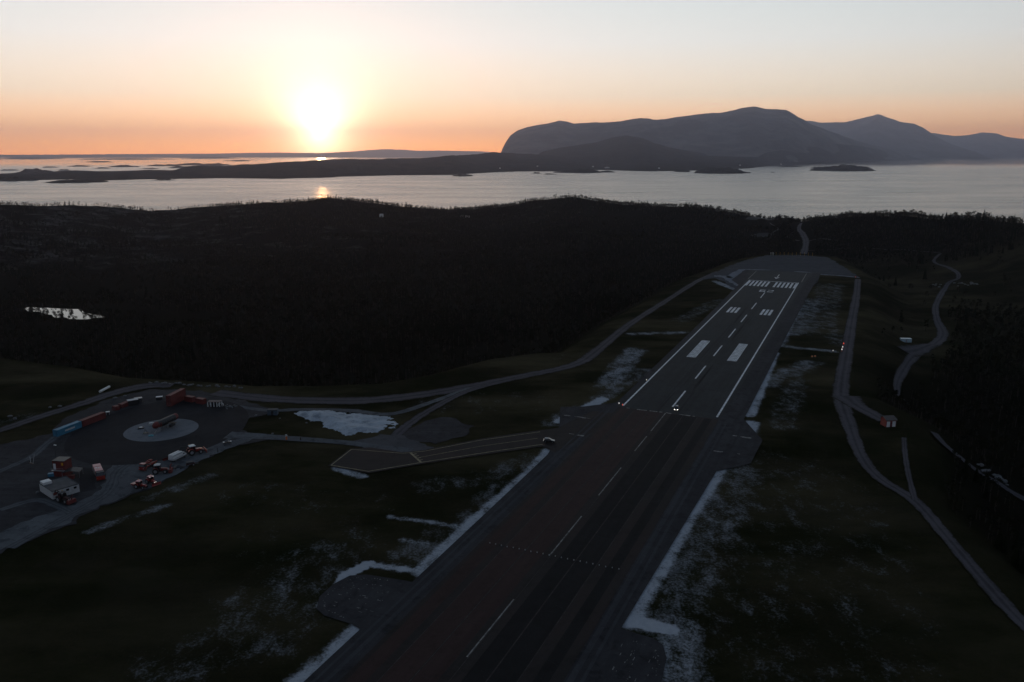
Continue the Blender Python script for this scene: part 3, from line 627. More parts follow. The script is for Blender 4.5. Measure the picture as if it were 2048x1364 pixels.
def ridge(name, top, bot=None, tap=(.03, .08), r0=None, r1=None, kf=1.25, nu=260, nv=36, rough=.10, seed=0, back=.5, jag=.02):
    tx, ty = zip(*top); xs = np.linspace(tx[0], tx[-1], nu); yt = np.interp(xs, tx, ty)
    D = np.array([ray(x, y) for x, y in zip(xs, yt)]); hn = np.hypot(D[:, 0], D[:, 1]); ux = D[:, 0] / hn; uy = D[:, 1] / hn
    if bot is not None:
        bx, by = zip(*bot); yb = np.interp(xs, bx, by); B = np.array([ray(x, y) for x, y in zip(xs, yb)])
        ra = (SEAZ - CAMZ) / B[:, 2] * np.hypot(B[:, 0], B[:, 1])
    else: ra = np.full(nu, r0) if np.isscalar(r0) else r0(xs)
    rb = ra * kf if r1 is None else (np.full(nu, r1) if np.isscalar(r1) else r1(xs))
    if bot is not None:
        rsea = np.where(D[:, 2] < -.5, (CAMZ - SEAZ) * hn / np.maximum(-D[:, 2], .5), 1e9); rb = np.minimum(rb, ra + .45 * np.maximum(rsea - ra, ra * .02))
    zc = CAMZ + D[:, 2] / hn * rb; uu = np.linspace(0, 1, nu); hgt = (zc - SEAZ + 6) * sst(0, tap[0], uu) * (1 - sst(1 - tap[1], 1, uu)) - 6
    tt = np.concatenate([np.linspace(-.04, 1, nv), 1 + np.linspace(0, 1, nv // 2 + 1)[1:]])
    r = np.where(tt[None] <= 1, ra[:, None] + (rb - ra)[:, None] * tt[None], rb[:, None] + (rb * back)[:, None] * (tt[None] - 1))
    X = ux[:, None] * r; Y = uy[:, None] * r; sc = max(float(hgt.max()), 40) * 2.2
    up = np.clip(tt, 0, 1) ** .85; dn = np.clip(2 - tt, 0, 1) ** 1.3
    prof = np.where(tt <= 1, up, dn)
    nn = fbm(X / sc, Y / sc, 6, seed); env = np.sin(np.clip(prof, 0, 1) * 3.1416)
    Z = SEAZ - 3 + (hgt + 3)[:, None] * prof[None] + nn * rough * hgt[:, None] * 2.2 * env[None] * np.where(tt <= 1, 1, .4)[None] + fbm(X / sc * 6, Y / sc * 6, 4, seed + 5) * jag * hgt[:, None] * np.clip(prof * 3, 0, 1)[None]
    Z = np.minimum(Z, (CAMZ + D[:, 2] / hn * 1.0 * 1.0 * rb)[:, None] * 1.0 + hgt[:, None] * .02)
    o = link(name, npmesh(name, np.stack([X, Y, Z], -1).reshape(-1, 3), gridfaces(nu, len(tt))[:, ::-1], True), lm if name == 'mountain' else wl)
    return tag(o, kind='structure')
ridge('peninsula', [(-160, 356), (-60, 352), (0, 353), (40, 350), (60, 352), (90, 349), (120, 345), (150, 343), (200, 345), (250, 344), (300, 341), (345, 343), (370, 333), (400, 331), (450, 332), (480, 329), (530, 327), (560, 324), (600, 322), (640, 320),
                    (700, 317), (720, 318), (760, 318), (800, 316), (850, 316), (900, 311), (950, 309), (985, 304), (1010, 305), (1060, 308), (1120, 312), (1200, 314), (1300, 313), (1420, 312), (1560, 315), (1700, 311), (1790, 312), (1862, 317)],
      bot=[(-160, 368), (0, 362), (60, 361), (150, 359), (200, 362), (300, 359), (440, 357), (560, 358), (660, 354), (790, 351), (900, 350), (980, 345), (1040, 343), (1100, 343), (1200, 340), (1300, 343), (1400, 341), (1500, 337), (1540, 332), (1700, 325.5), (1790, 321), (1862, 318.5)],
      kf=1.35, tap=(.01, .02), nu=520, seed=2, rough=.08, jag=.05, back=.35)
ridge('mountain', [(985, 309), (1000, 300), (1010, 287), (1020, 272), (1035, 261), (1055, 254), (1090, 248), (1118, 240.5), (1130, 241.5), (1150, 247), (1200, 244.5), (1240, 243), (1285, 238), (1312, 240.5), (1335, 238), (1360, 233), (1390, 229), (1425, 226.5), (1440, 226),
                   (1480, 218), (1510, 213.5), (1530, 218), (1555, 220), (1573, 221), (1590, 231), (1620, 247), (1660, 262), (1720, 284), (1790, 300), (1850, 309)], r0=lambda x: np.interp(x, [1590, 1660, 1850], [13500, 15500, 25000]), r1=lambda x: np.interp(x, [1590, 1660, 1850], [18500, 20000, 28500]), nu=420, nv=60, seed=11, rough=.17, jag=.03)
ridge('mountain', [(1480, 290), (1540, 262), (1600, 244), (1615, 240.5), (1644, 244), (1690, 245), (1720, 238), (1742, 232), (1757, 227.5), (1775, 235), (1800, 243), (1830, 247), (1846, 255), (1866, 270), (1900, 287), (1945, 302), (1990, 310)], r0=27000, r1=32000, nu=260, nv=50, seed=23, rough=.15, jag=.03)
ridge('mountain', [(1740, 290), (1800, 276), (1840, 268), (1865, 266), (1910, 272), (1935, 270), (1965, 265), (1993, 266), (2010, 273), (2048, 278), (2110, 287), (2200, 296), (2300, 306)], r0=37000, r1=42000, nu=200, nv=40, seed=31, rough=.12, jag=.025, back=.2)
ridge('hill', [(1040, 312), (1090, 302), (1115, 296), (1150, 291), (1190, 285), (1225, 275), (1255, 270.5), (1285, 276), (1310, 286), (1340, 295), (1390, 304), (1450, 310)], bot=[(1040, 340), (1200, 338), (1300, 340), (1450, 336)], kf=1.4, tap=(.12, .12), nu=200, nv=40, seed=41, rough=.07, jag=.02)
ridge('hill', [(1480, 312), (1540, 304), (1590, 296), (1620, 292), (1660, 287), (1690, 289), (1720, 292), (1770, 301), (1830, 312), (1866, 317)], bot=[(1480, 335), (1540, 330), (1700, 324.5), (1790, 320.5), (1866, 317.8)], kf=1.14, tap=(.15, .06), nu=180, nv=36, seed=43, rough=.07, jag=.02)
ridge('distant_coast', [(-250, 309.2), (0, 309.5), (80, 309), (170, 308.6), (260, 308), (350, 307.5), (430, 307), (500, 305.5), (560, 305), (600, 305.5), (640, 306), (700, 303), (740, 300), (770, 298), (800, 299), (840, 301.5), (880, 301), (930, 302), (1000, 303), (1060, 306)], r0=40000, r1=46000, nu=240, nv=20, seed=51, rough=.04, jag=.05, back=.12)
def island(cx, yb, wpx, hpx, seed, name='island'):
    """a low rocky island: centre column, waterline row, width and height in photo pixels"""
    d = np.array(ray(cx, yb)); k = (SEAZ - CAMZ) / d[2]; c = d[:2] * k; rng_ = np.linalg.norm(c); m = rng_ / 1665.0
    a = wpx * m / 2; dep = max(a * .8, 30); h = hpx * m; nu_, nv_ = 40, 24
    u = np.linspace(-1.15, 1.15, nu_); v = np.linspace(-1.15, 1.15, nv_); U, Vv = np.meshgrid(u, v, indexing='ij')
    rr_ = np.sqrt(U ** 2 + Vv ** 2); nn = fbm(U * 2.2 + seed * 7.3, Vv * 2.2, 4, seed)
    e = 1 - rr_ + nn * .38
    Z = SEAZ - 4 + np.where(e > 0, (h + 4) * np.clip(e * 1.5, 0, 1.25) ** .6 * (.72 + .5 * fbm(U * 4 + seed, Vv * 4, 3, seed + 2)), -3)
    t_ = np.array([c[1], -c[0]]) / rng_; f_ = c / rng_
    X = c[0] + U * a * t_[0] + (Vv + 1) * dep * f_[0]; Y = c[1] + U * a * t_[1] + (Vv + 1) * dep * f_[1]
    return tag(link(name, npmesh(name, np.stack([X, Y, Z], -1).reshape(-1, 3), gridfaces(nu_, nv_), True), wl), kind='structure')
for i, q in enumerate([(925, 352.5, 46, 4.5), (1160, 346, 90, 8), (1072, 347, 22, 2.5), (1100, 349, 30, 2), (1115, 345, 24, 2), (1210, 345, 50, 3), (1442, 347, 125, 11), (1545, 345, 10, 1.5), (1684, 342, 122, 12), (1640, 337, 40, 3), (1580, 334, 50, 2.5), (1255, 336, 30, 2), (1365, 344, 40, 4), (620, 356, 110, 3.5),
        (150, 366, 110, 5), (330, 361, 50, 3), (30, 362, 70, 8), (72, 347, 62, 8), (8, 352, 40, 3), (128, 341, 22, 3), (100, 335, 30, 2), (250, 334, 56, 3.5), (205, 337, 30, 2), (330, 332, 70, 3), (385, 330, 60, 4), (300, 338, 34, 2), (160, 333, 40, 2),
        (20, 341, 30, 2), (430, 331, 60, 4), (360, 336, 50, 3.5), (60, 318, 120, 2), (250, 319, 160, 2.2), (420, 317, 120, 2), (150, 315.6, 200, 2), (640, 314.5, 160, 2), (880, 315, 140, 1.6), (30, 314.6, 150, 1.6), (340, 315.2, 220, 2), (520, 314.6, 180, 2), (760, 314.6, 160, 1.6), (480, 322, 60, 1.6), (200, 324, 46, 1.6)]): island(*q, seed=i + 1)

# ------------------------------------------------------------------ trees
def leafcloud(mb, c, r, n, size, flat=1.0, droop=0.0):
    for _ in range(n):
        d = Vector(rng.normal(size=3)).normalized() * (r * rng.uniform(.35, 1) ** .6); d.z *= flat
        p = Vector(c) + d
        a = Vector(rng.normal(size=3)).normalized(); b_ = a.orthogonal().normalized(); a2 = a.cross(b_)
        s = size * rng.uniform(.6, 1.3)
        mb.add([p + b_ * s, p + a2 * s * .6, p - b_ * s, p - a2 * s * .6], [(0, 1, 2, 3)])
def spruce(h, seed):
    cr = MB(); tr = MB(); tr.cyl((0, 0, -.6), (0, 0, h * .9), h * .022, .02, 6)
    z = h * .10
    while z < h * .99:
        f = 1 - z / h; R0 = h * .20 * f ** .8 + .12; nb = max(4, int(5 + 5 * f)); ph = rng.uniform(0, 6.28)
        for k in range(nb):
            a = ph + k * 6.283 / nb + rng.uniform(-.25, .25); L0 = R0 * rng.uniform(.65, 1.2); w = L0 * .34 + .06; dz = -L0 * rng.uniform(.25, .5)
            ca, sa = math.cos(a), math.sin(a)
            cr.add([(0, 0, z + .12 * L0), (ca * L0 * .55 - sa * w, sa * L0 * .55 + ca * w, z + dz * .5), (ca * L0, sa * L0, z + dz), (ca * L0 * .55 + sa * w, sa * L0 * .55 - ca * w, z + dz * .5)], [(0, 1, 2, 3)])
            cr.add([(ca * L0 * .3, sa * L0 * .3, z + .05), (ca * L0 * .6, sa * L0 * .6, z + dz * .5 - w * .8), (ca * L0 * .95, sa * L0 * .95, z + dz * .8)], [(0, 1, 2)])
        z += h * .052 * (.6 + .6 * f)
    return tr, cr
def broadleaf(h, seed):
    cr = MB(); tr = MB(); top = Vector((rng.uniform(-.4, .4), rng.uniform(-.4, .4), h * .72))
    tr.cyl((0, 0, -.6), top * .5, h * .024, h * .016, 6); tr.cyl(top * .5, top, h * .016, .03, 6)
    for k in range(9):
        a = rng.uniform(0, 6.28); zz = rng.uniform(.36, .92) * h; rr_ = h * .27 * math.sin(min(1, (1.02 - zz / h) * 1.5) * 1.5) * rng.uniform(.4, 1)
        c = (math.cos(a) * rr_, math.sin(a) * rr_, zz); tr.cyl((top * (.45 + .3 * rng.random()))[:], c, .07, .02, 4)
        leafcloud(cr, c, h * rng.uniform(.11, .18), 34, h * .032, .8)
    return tr, cr
def pine(h, seed):
    cr = MB(); tr = MB(); b1 = (rng.uniform(-.3, .3), rng.uniform(-.3, .3), h * .5); b2 = (b1[0] + rng.uniform(-.4, .4), b1[1] + rng.uniform(-.4, .4), h * .93)
    tr.cyl((0, 0, -.6), b1, h * .026, h * .018, 6); tr.cyl(b1, b2, h * .018, .03, 6)
    for k in range(10):
        f = rng.uniform(.42, 1); a = rng.uniform(0, 6.28); rr_ = h * .24 * (1.15 - f) ** .5 * rng.uniform(.4, 1.1)
        c = (b2[0] * f + math.cos(a) * rr_, b2[1] * f + math.sin(a) * rr_, h * f); tr.cyl((b2[0] * f, b2[1] * f, h * (f - .05)), c, .06, .02, 4)
        leafcloud(cr, c, h * rng.uniform(.08, .13), 24, h * .034, .55)
    return tr, cr
KINDS = []
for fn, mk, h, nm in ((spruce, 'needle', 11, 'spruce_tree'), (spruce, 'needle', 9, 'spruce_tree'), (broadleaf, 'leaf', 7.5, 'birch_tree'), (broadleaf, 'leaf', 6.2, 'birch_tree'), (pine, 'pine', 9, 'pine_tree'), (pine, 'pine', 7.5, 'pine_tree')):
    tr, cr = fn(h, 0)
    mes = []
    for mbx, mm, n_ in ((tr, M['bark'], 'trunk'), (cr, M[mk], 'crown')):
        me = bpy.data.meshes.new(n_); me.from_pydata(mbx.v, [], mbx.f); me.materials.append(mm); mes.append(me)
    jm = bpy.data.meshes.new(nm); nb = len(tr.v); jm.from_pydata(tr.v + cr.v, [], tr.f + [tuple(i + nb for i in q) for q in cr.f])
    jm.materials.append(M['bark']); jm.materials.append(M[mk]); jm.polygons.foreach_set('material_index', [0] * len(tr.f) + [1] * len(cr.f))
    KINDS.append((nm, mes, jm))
NT = 150000
ta = np.radians(rng.uniform(-40, 40, NT)); trr = np.sqrt(rng.uniform(150 ** 2, 2350 ** 2, NT)); tx = trr * np.sin(ta); ty = trr * np.cos(ta)
tpd = poly_sd(tx, ty, PLAT); tpx = 1024 + tx / ty * 1660; tz = H(tx, ty)
dens = .5 + .75 * fbm(tx / 75, ty / 75, 3, 77)
dens = np.where(tpx < 900, dens - np.interp(trr, [900, 1300, 1700], [0, .25, .38]) * np.interp(tpx, [0, 500, 900], [1, .7, .3]) + .25 * (trr < 950), dens)
tclear = np.clip(sst(1600, 1650, tpx) * (1 - sst(1020, 1200, trr)) * sst(430, 560, trr) * (1 - sst(1870, 1960, tpx) * (1 - sst(700, 900, trr))), 0, 1)
dens = np.where(tpx > 1560, .85, dens) - tclear * .82
dens = np.where(line_d(tx, ty, np.vstack([POND, POND[:1]])) < 30, 1.0, dens)
keep = (tpd > np.where(tpx > 1500, 14, 22)) & (tz > SEAZ + 4) & (rng.random(NT) < dens)
keep &= poly_sd(tx, ty, POND) > 2.5
for P, w in (([(1880, 508), (1868, 524), (1905, 540), (1917, 556), (1893, 572), (1872, 610), (1874, 640), (1886, 668), (1868, 690), (1830, 712), (1805, 745), (1793, 780)], 9),
             ([(1868, 868), (1892, 895), (1940, 935), (1995, 968), (2060, 1005)], 8), ([(1602, 508), (1612, 488), (1606, 470), (1598, 458), (1602, 447)], 14), ([(1500, 440), (1520, 436), (1540, 441)], 26), ([(1490, 446), (1530, 452)], 34), ([(1505, 474), (1530, 468)], 20), ([(1812, 690), (1838, 700), (1862, 690)], 17), ([(1900, 572), (1965, 570)], 10), ([(1880, 506), (1800, 500), (1740, 497)], 6)):
    keep &= line_d(tx, ty, np.array([hit(*q)[:2] for q in P])) > w
# open marsh round the pond
mar = np.array([hit(*q)[:2] for q in ((215, 618), (300, 628), (420, 640))]); keep &= (line_d(tx, ty, mar) > 17) 
tx, ty, tz, tpd, tpx, trr = [a[keep] for a in (tx, ty, tz, tpd, tpx, trr)]
kn = fbm(tx / 60, ty / 60, 3, 99) + rng.normal(0, .35, len(tx))
kind = np.where(kn > .52, rng.integers(0, 2, len(tx)), np.where(kn > -.12, rng.integers(4, 6, len(tx)), rng.integers(2, 4, len(tx))))
scl = rng.uniform(.55, 1.15, len(tx)) * np.interp(trr, [300, 900, 1400, 2200], [1.0, 1.0, 1.0, .9]) * np.interp(tpx, [0, 400, 900, 1600], [.8, .9, 1, 1])
scl = scl * (1 + .45 * fbm(tx / 38, ty / 38, 3, 15)); scl = np.where(tpd < 45, scl * .8, scl); rot = rng.uniform(0, 6.28, len(tx))
inview = (tpx > -20) & (tpx < 2070) & (trr > 150)
size = np.where(inview, 1 / trr, 0); order = np.argsort(-size); near_i = order[:290]; rest = order[290:]
SIDE = {True: ('in the woodland below the right hand embankment', 'right'), False: ('in the forest below the left hand embankment', 'left')}
DESC = {'spruce_tree': 'dark pointed spruce', 'birch_tree': 'dark round leafy birch', 'pine_tree': 'dark open crowned pine'}
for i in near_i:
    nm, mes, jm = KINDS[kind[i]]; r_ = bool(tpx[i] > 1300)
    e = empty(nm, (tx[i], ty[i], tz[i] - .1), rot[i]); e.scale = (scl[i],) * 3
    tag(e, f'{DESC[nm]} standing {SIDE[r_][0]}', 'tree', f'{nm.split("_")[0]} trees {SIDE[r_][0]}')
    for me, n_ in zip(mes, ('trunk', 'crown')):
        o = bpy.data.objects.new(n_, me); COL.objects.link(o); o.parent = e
# the rest of the forest: one object, tree meshes instanced on points
vc = bpy.data.collections.new('tree_variants')
for k, (nm, mes, jm) in enumerate(KINDS): vc.objects.link(bpy.data.objects.new(f'{k}_{nm}', jm))
fme = bpy.data.meshes.new('forest'); fme.vertices.add(len(rest)); fme.vertices.foreach_set('co', np.stack([tx[rest], ty[rest], tz[rest] - .1], -1).astype(np.float32).ravel())
for nm, a, tp in (('kindi', kind[rest].astype(np.int32), 'INT'), ('scl', scl[rest].astype(np.float32), 'FLOAT'), ('rot', rot[rest].astype(np.float32), 'FLOAT')):
    fme.attributes.new(nm, tp, 'POINT').data.foreach_set('value', a)
fo = link('forest', fme); tag(fo, 'dark mixed forest of spruce birch and pine covering the valley and hills', 'forest', kind='stuff')
ng = bpy.data.node_groups.new('forest_trees', 'GeometryNodeTree'); ng.interface.new_socket('Geometry', in_out='INPUT', socket_type='NodeSocketGeometry'); ng.interface.new_socket('Geometry', in_out='OUTPUT', socket_type='NodeSocketGeometry')
gi = ng.nodes.new('NodeGroupInput'); go = ng.nodes.new('NodeGroupOutput'); m2p = ng.nodes.new('GeometryNodeMeshToPoints'); iop = ng.nodes.new('GeometryNodeInstanceOnPoints'); ci = ng.nodes.new('GeometryNodeCollectionInfo')
ci.inputs['Collection'].default_value = vc; ci.inputs['Separate Children'].default_value = True; ci.inputs['Reset Children'].default_value = True
def nattr(nm, tp):
    q = ng.nodes.new('GeometryNodeInputNamedAttribute'); q.data_type = tp; q.inputs[0].default_value = nm; return q.outputs[0]
cx_ = ng.nodes.new('ShaderNodeCombineXYZ'); ng.links.new(nattr('rot', 'FLOAT'), cx_.inputs[2])
iop.inputs['Pick Instance'].default_value = True
ng.links.new(gi.outputs[0], m2p.inputs[0]); ng.links.new(m2p.outputs[0], iop.inputs['Points']); ng.links.new(ci.outputs[0], iop.inputs['Instance']); ng.links.new(nattr('kindi', 'INT'), iop.inputs['Instance Index'])
ng.links.new(cx_.outputs[0], iop.inputs['Rotation']); ng.links.new(nattr('scl', 'FLOAT'), iop.inputs['Scale']); ng.links.new(iop.outputs[0], go.inputs[0])
fo.modifiers.new('trees', 'NODES').node_group = ng
print('TREES', len(tx))
# ------------------------------------------------------------------ vehicles, buildings and equipment
def at(root, px, py, px2=None, py2=None, deg=None, z=0.0):
    """stand a thing on the ground point seen at (px, py), facing (px2, py2) or a compass of deg from +X"""
    p = G(px, py, z); root.location = (p[0], p[1], z)
    if px2 is not None:
        q = G(px2, py2, z); root.location = ((p[0] + q[0]) / 2, (p[1] + q[1]) / 2, z); root.rotation_euler[2] = math.atan2(q[1] - p[1], q[0] - p[0])
    elif deg is not None: root.rotation_euler[2] = math.radians(deg)
    return root
def wheel(par, x, y, r, w, rim=True):
    o = MB().cyl((x, y - w / 2, r), (x, y + w / 2, r), r, r, 18).build('wheel', M['rubber'], par, bevel=.04)
    if rim: MB().cyl((x, y - w / 2 - .012, r), (x, y + w / 2 + .012, r), r * .55, r * .55, 12).build('rim', M['steel'], o)
def lamps(par, name, P, m, sx=.06, sy=.2, sz=.12):
    for x, y, z in P: MB().box(x - sx, x + sx, y - sy, y + sy, z - sz, z + sz).build(name, m, par)
def make_car(name, label, lit=True, rack=True):
    t_ = empty(name, (0, 0, 0)); tag(t_, label, 'car')
    MB().prof([(-2.35, .34), (-2.42, .78), (-2.25, 1.06), (.95, 1.06), (2.1, .94), (2.36, .74), (2.36, .34)], -.95, .95).build('body', M['carblk'], t_, bevel=.07)
    MB().loft([[(-2.28, -.88, 1.05), (1.15, -.88, 1.05), (1.15, .88, 1.05), (-2.28, .88, 1.05)], [(-1.95, -.70, 1.66), (.25, -.70, 1.66), (.25, .70, 1.66), (-1.95, .70, 1.66)]]).build('windows', M['glass'], t_, bevel=.03)
    rf = MB().box(-2.0, .3, -.72, .72, 1.655, 1.75, .08, .08).build('roof', M['carblk'], t_, bevel=.03)
    for x in (-2.1, -.85, .68):
        for s in (-1, 1): MB().cyl((x, s * .885, 1.05), (x + (.16 if x < 0 else -.42), s * .705, 1.67), .045, .04, 6).build('pillar', M['carblk'], t_)
    if rack:
        MB().box(-.9, -.45, -.6, .6, 1.77, 1.9, .05, .03).build('light_bar', M['steel'], rf, bevel=.02)
        MB().box(-1.9, -1.0, -.6, .6, 1.765, 1.80).build('roof_rack', M['offwhite'], rf)
    MB().box(2.33, 2.44, -.88, .88, .36, .62).build('bumper', M['black'], t_, bevel=.03)
    MB().box(2.34, 2.40, -.5, .5, .66, .84).build('grille', M['black'], t_)
    MB().box(2.44, 2.455, -.26, .26, .44, .55).build('licence_plate', M['white'], t_)
    lamps(t_, 'headlight', [(2.36, -.68, .78), (2.36, .68, .78)], M['head'] if lit else M['glass'], .06, .15, .09)
    lamps(t_, 'tail_light', [(-2.40, -.78, .92), (-2.40, .78, .92)], M['tail'], .05, .12, .14)
    for s in (-1, 1): MB().box(.62, .8, s * 1.02 - .12, s * 1.02 + .12, 1.05, 1.25).build('mirror', M['carblk'], t_, bevel=.03)
    for x in (-1.48, 1.45):
        for s in (-1, 1): wheel(t_, x, s * .86, .37, .25)
    return t_
c = make_car('parked_car', 'black estate car with both headlights on, standing on the runway centre line'); p = G(1353, 820)
c.location = (p[0], p[1], .11); c.rotation_euler[2] = RANG + math.pi + .10
c = make_car('parked_car', 'dark car with a pale roof strip on the taxiway mouth beside the runway', lit=False); at(c, 1089, 884, 1108, 885); c.location.z = .09
for ch in c.children:
    if ch.name.startswith('tail_light'): ch.data.materials[0] = M['lampw']

def make_tractor(name, label, cat='tractor', front=None, rear=None, big=1.0, roof='pink', lit=False, paint='red'):
    t_ = empty(name, (0, 0, 0)); tag(t_, label, cat, 'red tractors and snow machines of the airfield yard')
    MB().prof([(.35, .75), (.35, 1.62), (1.9, 1.5), (2.45, 1.3), (2.5, .75)], -.42, .42).build('bonnet', M[paint], t_, bevel=.06)
    MB().box(-1.3, 2.2, -.35, .35, .5, .95).build('chassis', M['black'], t_)
    MB().loft([[(-1.25, -.75, 1.1), (.45, -.7, 1.1), (.45, .7, 1.1), (-1.25, .75, 1.1)], [(-1.05, -.78, 2.62), (.2, -.72, 2.62), (.2, .72, 2.62), (-1.05, .78, 2.62)]]).build('cab', M['glass'], t_, bevel=.04)
    for x, y, xt in ((-1.25, -.76, -1.05), (-1.25, .76, -1.05), (.45, -.71, .2), (.45, .71, .2), (-.5, -.77, -.45), (-.5, .77, -.45)): MB().cyl((x, y, 1.1), (xt, y * 1.02, 2.64), .05, .05, 6).build('cab_post', M[paint], t_)
    rf = MB().box(-1.3, .45, -.9, .9, 2.6, 2.82, .12, .1, .12).build('cab_roof', M[roof], t_, bevel=.04)
    MB().cyl((-1.0, .55, 2.82), (-1.0, .55, 3.08), .1, .08, 10).build('beacon', M['yellow'], rf)
    lamps(rf, 'work_lamp', [(.46, -.6, 2.68), (.46, .6, 2.68)], M['lampw'] if lit else M['offwhite'], .05, .13, .08)
    for s in (-1, 1): MB().loft([[(x, s * 1.22, z), (x, s * .68, z), (x, s * .68, z + .1), (x, s * 1.22, z + .1)] for x, z in ((-1.75, 1.25), (-1.45, 1.72), (-.85, 1.86), (-.3, 1.66), (-.05, 1.2))]).build('mudguard', M[paint], t_)
    MB().tube([(.55, -.55, 1.2), (.55, -.55, 2.5), (.48, -.55, 2.62)], .06).build('exhaust_pipe', M['black'], t_)
    for s in (-1, 1): wheel(t_, -.85, s * .98, .88, .52); wheel(t_, 1.75, s * .85, .62, .4)
    lamps(t_, 'headlight', [(2.5, -.28, 1.12), (2.5, .28, 1.12)], M['lampw'] if lit else M['offwhite'], .05, .12, .1)
    if front == 'plough':
        pb_ = MB().loft([[(3.3, y, .1), (3.15, y, .55), (3.35, y, 1.1), (3.28, y, 1.12), (3.05, y, .55), (3.2, y, .1)] for y in (-1.7, 0, 1.7)]).build('plough_blade', M[paint], t_); MB().box(2.4, 3.1, -.3, .3, .45, .75).build('plough_arm', M['black'], pb_)
    if front == 'blower':
        bl = MB().box(2.7, 3.7, -1.25, 1.25, .15, 1.2, .1, .05).build('snow_blower', M['dred'], t_, bevel=.05); MB().tube([(3.1, .2, 1.2), (3.1, .2, 2.0), (3.5, .4, 2.5)], .18, 10).build('blower_chute', M[paint], bl)
    if rear == 'boom':
        MB().tube([(-1.4, .3, 1.0), (-2.0, .3, 2.5), (-3.2, .3, 2.9), (-3.9, .3, 1.9)], .14, 8).build('rear_boom', M['black'], t_); MB().box(-4.3, -3.6, -.2, .8, 1.2, 1.95, .1, .1).build('bucket', M['dred'], t_)
    if rear == 'spreader':
        hp = MB().loft([[(-3.3, -1.0, 1.6), (-1.6, -1.0, 1.6), (-1.6, 1.0, 1.6), (-3.3, 1.0, 1.6)], [(-2.9, -.4, .6), (-2.0, -.4, .6), (-2.0, .4, .6), (-2.9, .4, .6)]]).build('spreader_hopper', M[paint], t_); MB().cyl((-2.45, 0, .35), (-2.45, 0, .55), .4, .4, 12).build('spinner', M['steel'], hp)
    t_.scale = (big,) * 3
    return t_
at(make_tractor('tractor', 'red tractor with a pale pink cab roof, nearest to the grass of the parked pair', rear='spreader', lit=False, big=1.05), 281, 976, deg=-15)
at(make_tractor('tractor', 'red tractor with lit front lamp just behind the nearest red tractor', lit=True, front='plough', big=1.05), 303, 967, deg=-35)
at(make_tractor('tractor', 'large dark red tractor with grey roof between the red truck and the dark heap', roof='offwhite', front='blower', rear='boom', big=1.3, paint='mred'), 319, 946, deg=12)
at(make_tractor('tractor', 'big red tractor with broad white roof and amber beacon ahead of the white truck', roof='white', front='plough', rear='boom', big=1.4), 388, 908, deg=38)
at(make_tractor('wheel_loader', 'dark soot stained loader with red parts in front of the white building', cat='loader', front='blower', rear='boom', big=1.25, roof='roofg', paint='soot'), 128, 1003, deg=-25)

def make_fire_truck():
    t_ = empty('fire_truck', (0, 0, 0)); tag(t_, 'long red airfield fire truck with faded pink roof panels and dark windscreen', 'fire truck')
    MB().box(-5.4, 5.2, -1.1, 1.1, .5, 1.0).build('chassis', M['black'], t_)
    MB().box(-5.5, 2.7, -1.45, 1.45, .95, 3.25, 0, .05, .12).build('body', M['red'], t_, bevel=.05)
    MB().box(-5.4, -2.55, -1.36, 1.36, 3.25, 3.42, .06, .06).build('rear_roof_panel', M['pink'], t_, bevel=.03)
    rp = MB().box(-1.95, 2.6, -1.36, 1.36, 3.25, 3.46, .06, .06).build('roof_panel', M['pink'], t_, bevel=.03)
    MB().box(-2.5, -2.0, -1.3, 1.3, 3.24, 3.30).build('roof_gap_deck', M['black'], t_)
    tb = MB().cyl((.2, .1, 3.46), (.2, .1, 3.75), .3, .25, 12).build('water_cannon', M['white'], rp); MB().cyl((.2, .1, 3.72), (1.5, .1, 3.95), .11, .08, 10).build('cannon_barrel', M['white'], tb)
    MB().box(-.8, -.2, -.9, -.4, 3.46, 3.62).build('roof_hatch', M['white'], rp)
    MB().box(2.7, 5.35, -1.45, 1.45, .9, 2.05, 0, 0, .1).build('cab', M['red'], t_, bevel=.05)
    MB().loft([[(2.72, -1.42, 2.05), (5.3, -1.42, 2.05), (5.3, 1.42, 2.05), (2.72, 1.42, 2.05)], [(2.72, -1.3, 3.2), (4.6, -1.25, 3.2), (4.6, 1.25, 3.2), (2.72, 1.3, 3.2)]]).build('windscreen', M['glass'], t_, bevel=.04)
    MB().box(2.72, 4.55, -1.25, 1.25, 3.2, 3.3, .05, .05).build('cab_roof', M['black'], t_)
    MB().box(5.3, 5.6, -1.42, 1.42, .6, 1.15).build('bumper', M['red'], t_, bevel=.05)
    lamps(t_, 'headlight', [(5.36, -1.1, 1.45), (5.36, 1.1, 1.45)], M['orange'], .05, .2, .14)
    for x in (-4.6, -3.5, -2.4, -.7, .5, 1.7):
        for s in (-1, 1): MB().box(x - .5, x + .5, s * 1.455 - .02, s * 1.455 + .02, 1.3, 2.9).build('locker_shutter', M['steel'], t_)
    for x in (-4.2, -2.7, 3.9):
        for s in (-1, 1): wheel(t_, x, s * 1.2, .66, .48)
    for s in (-1, 1): MB().box(4.9, 5.1, s * 1.65 - .12, s * 1.65 + .12, 2.0, 2.6).build('mirror', M['black'], t_)
    return t_
at(make_fire_truck(), 192, 939, 205, 968)

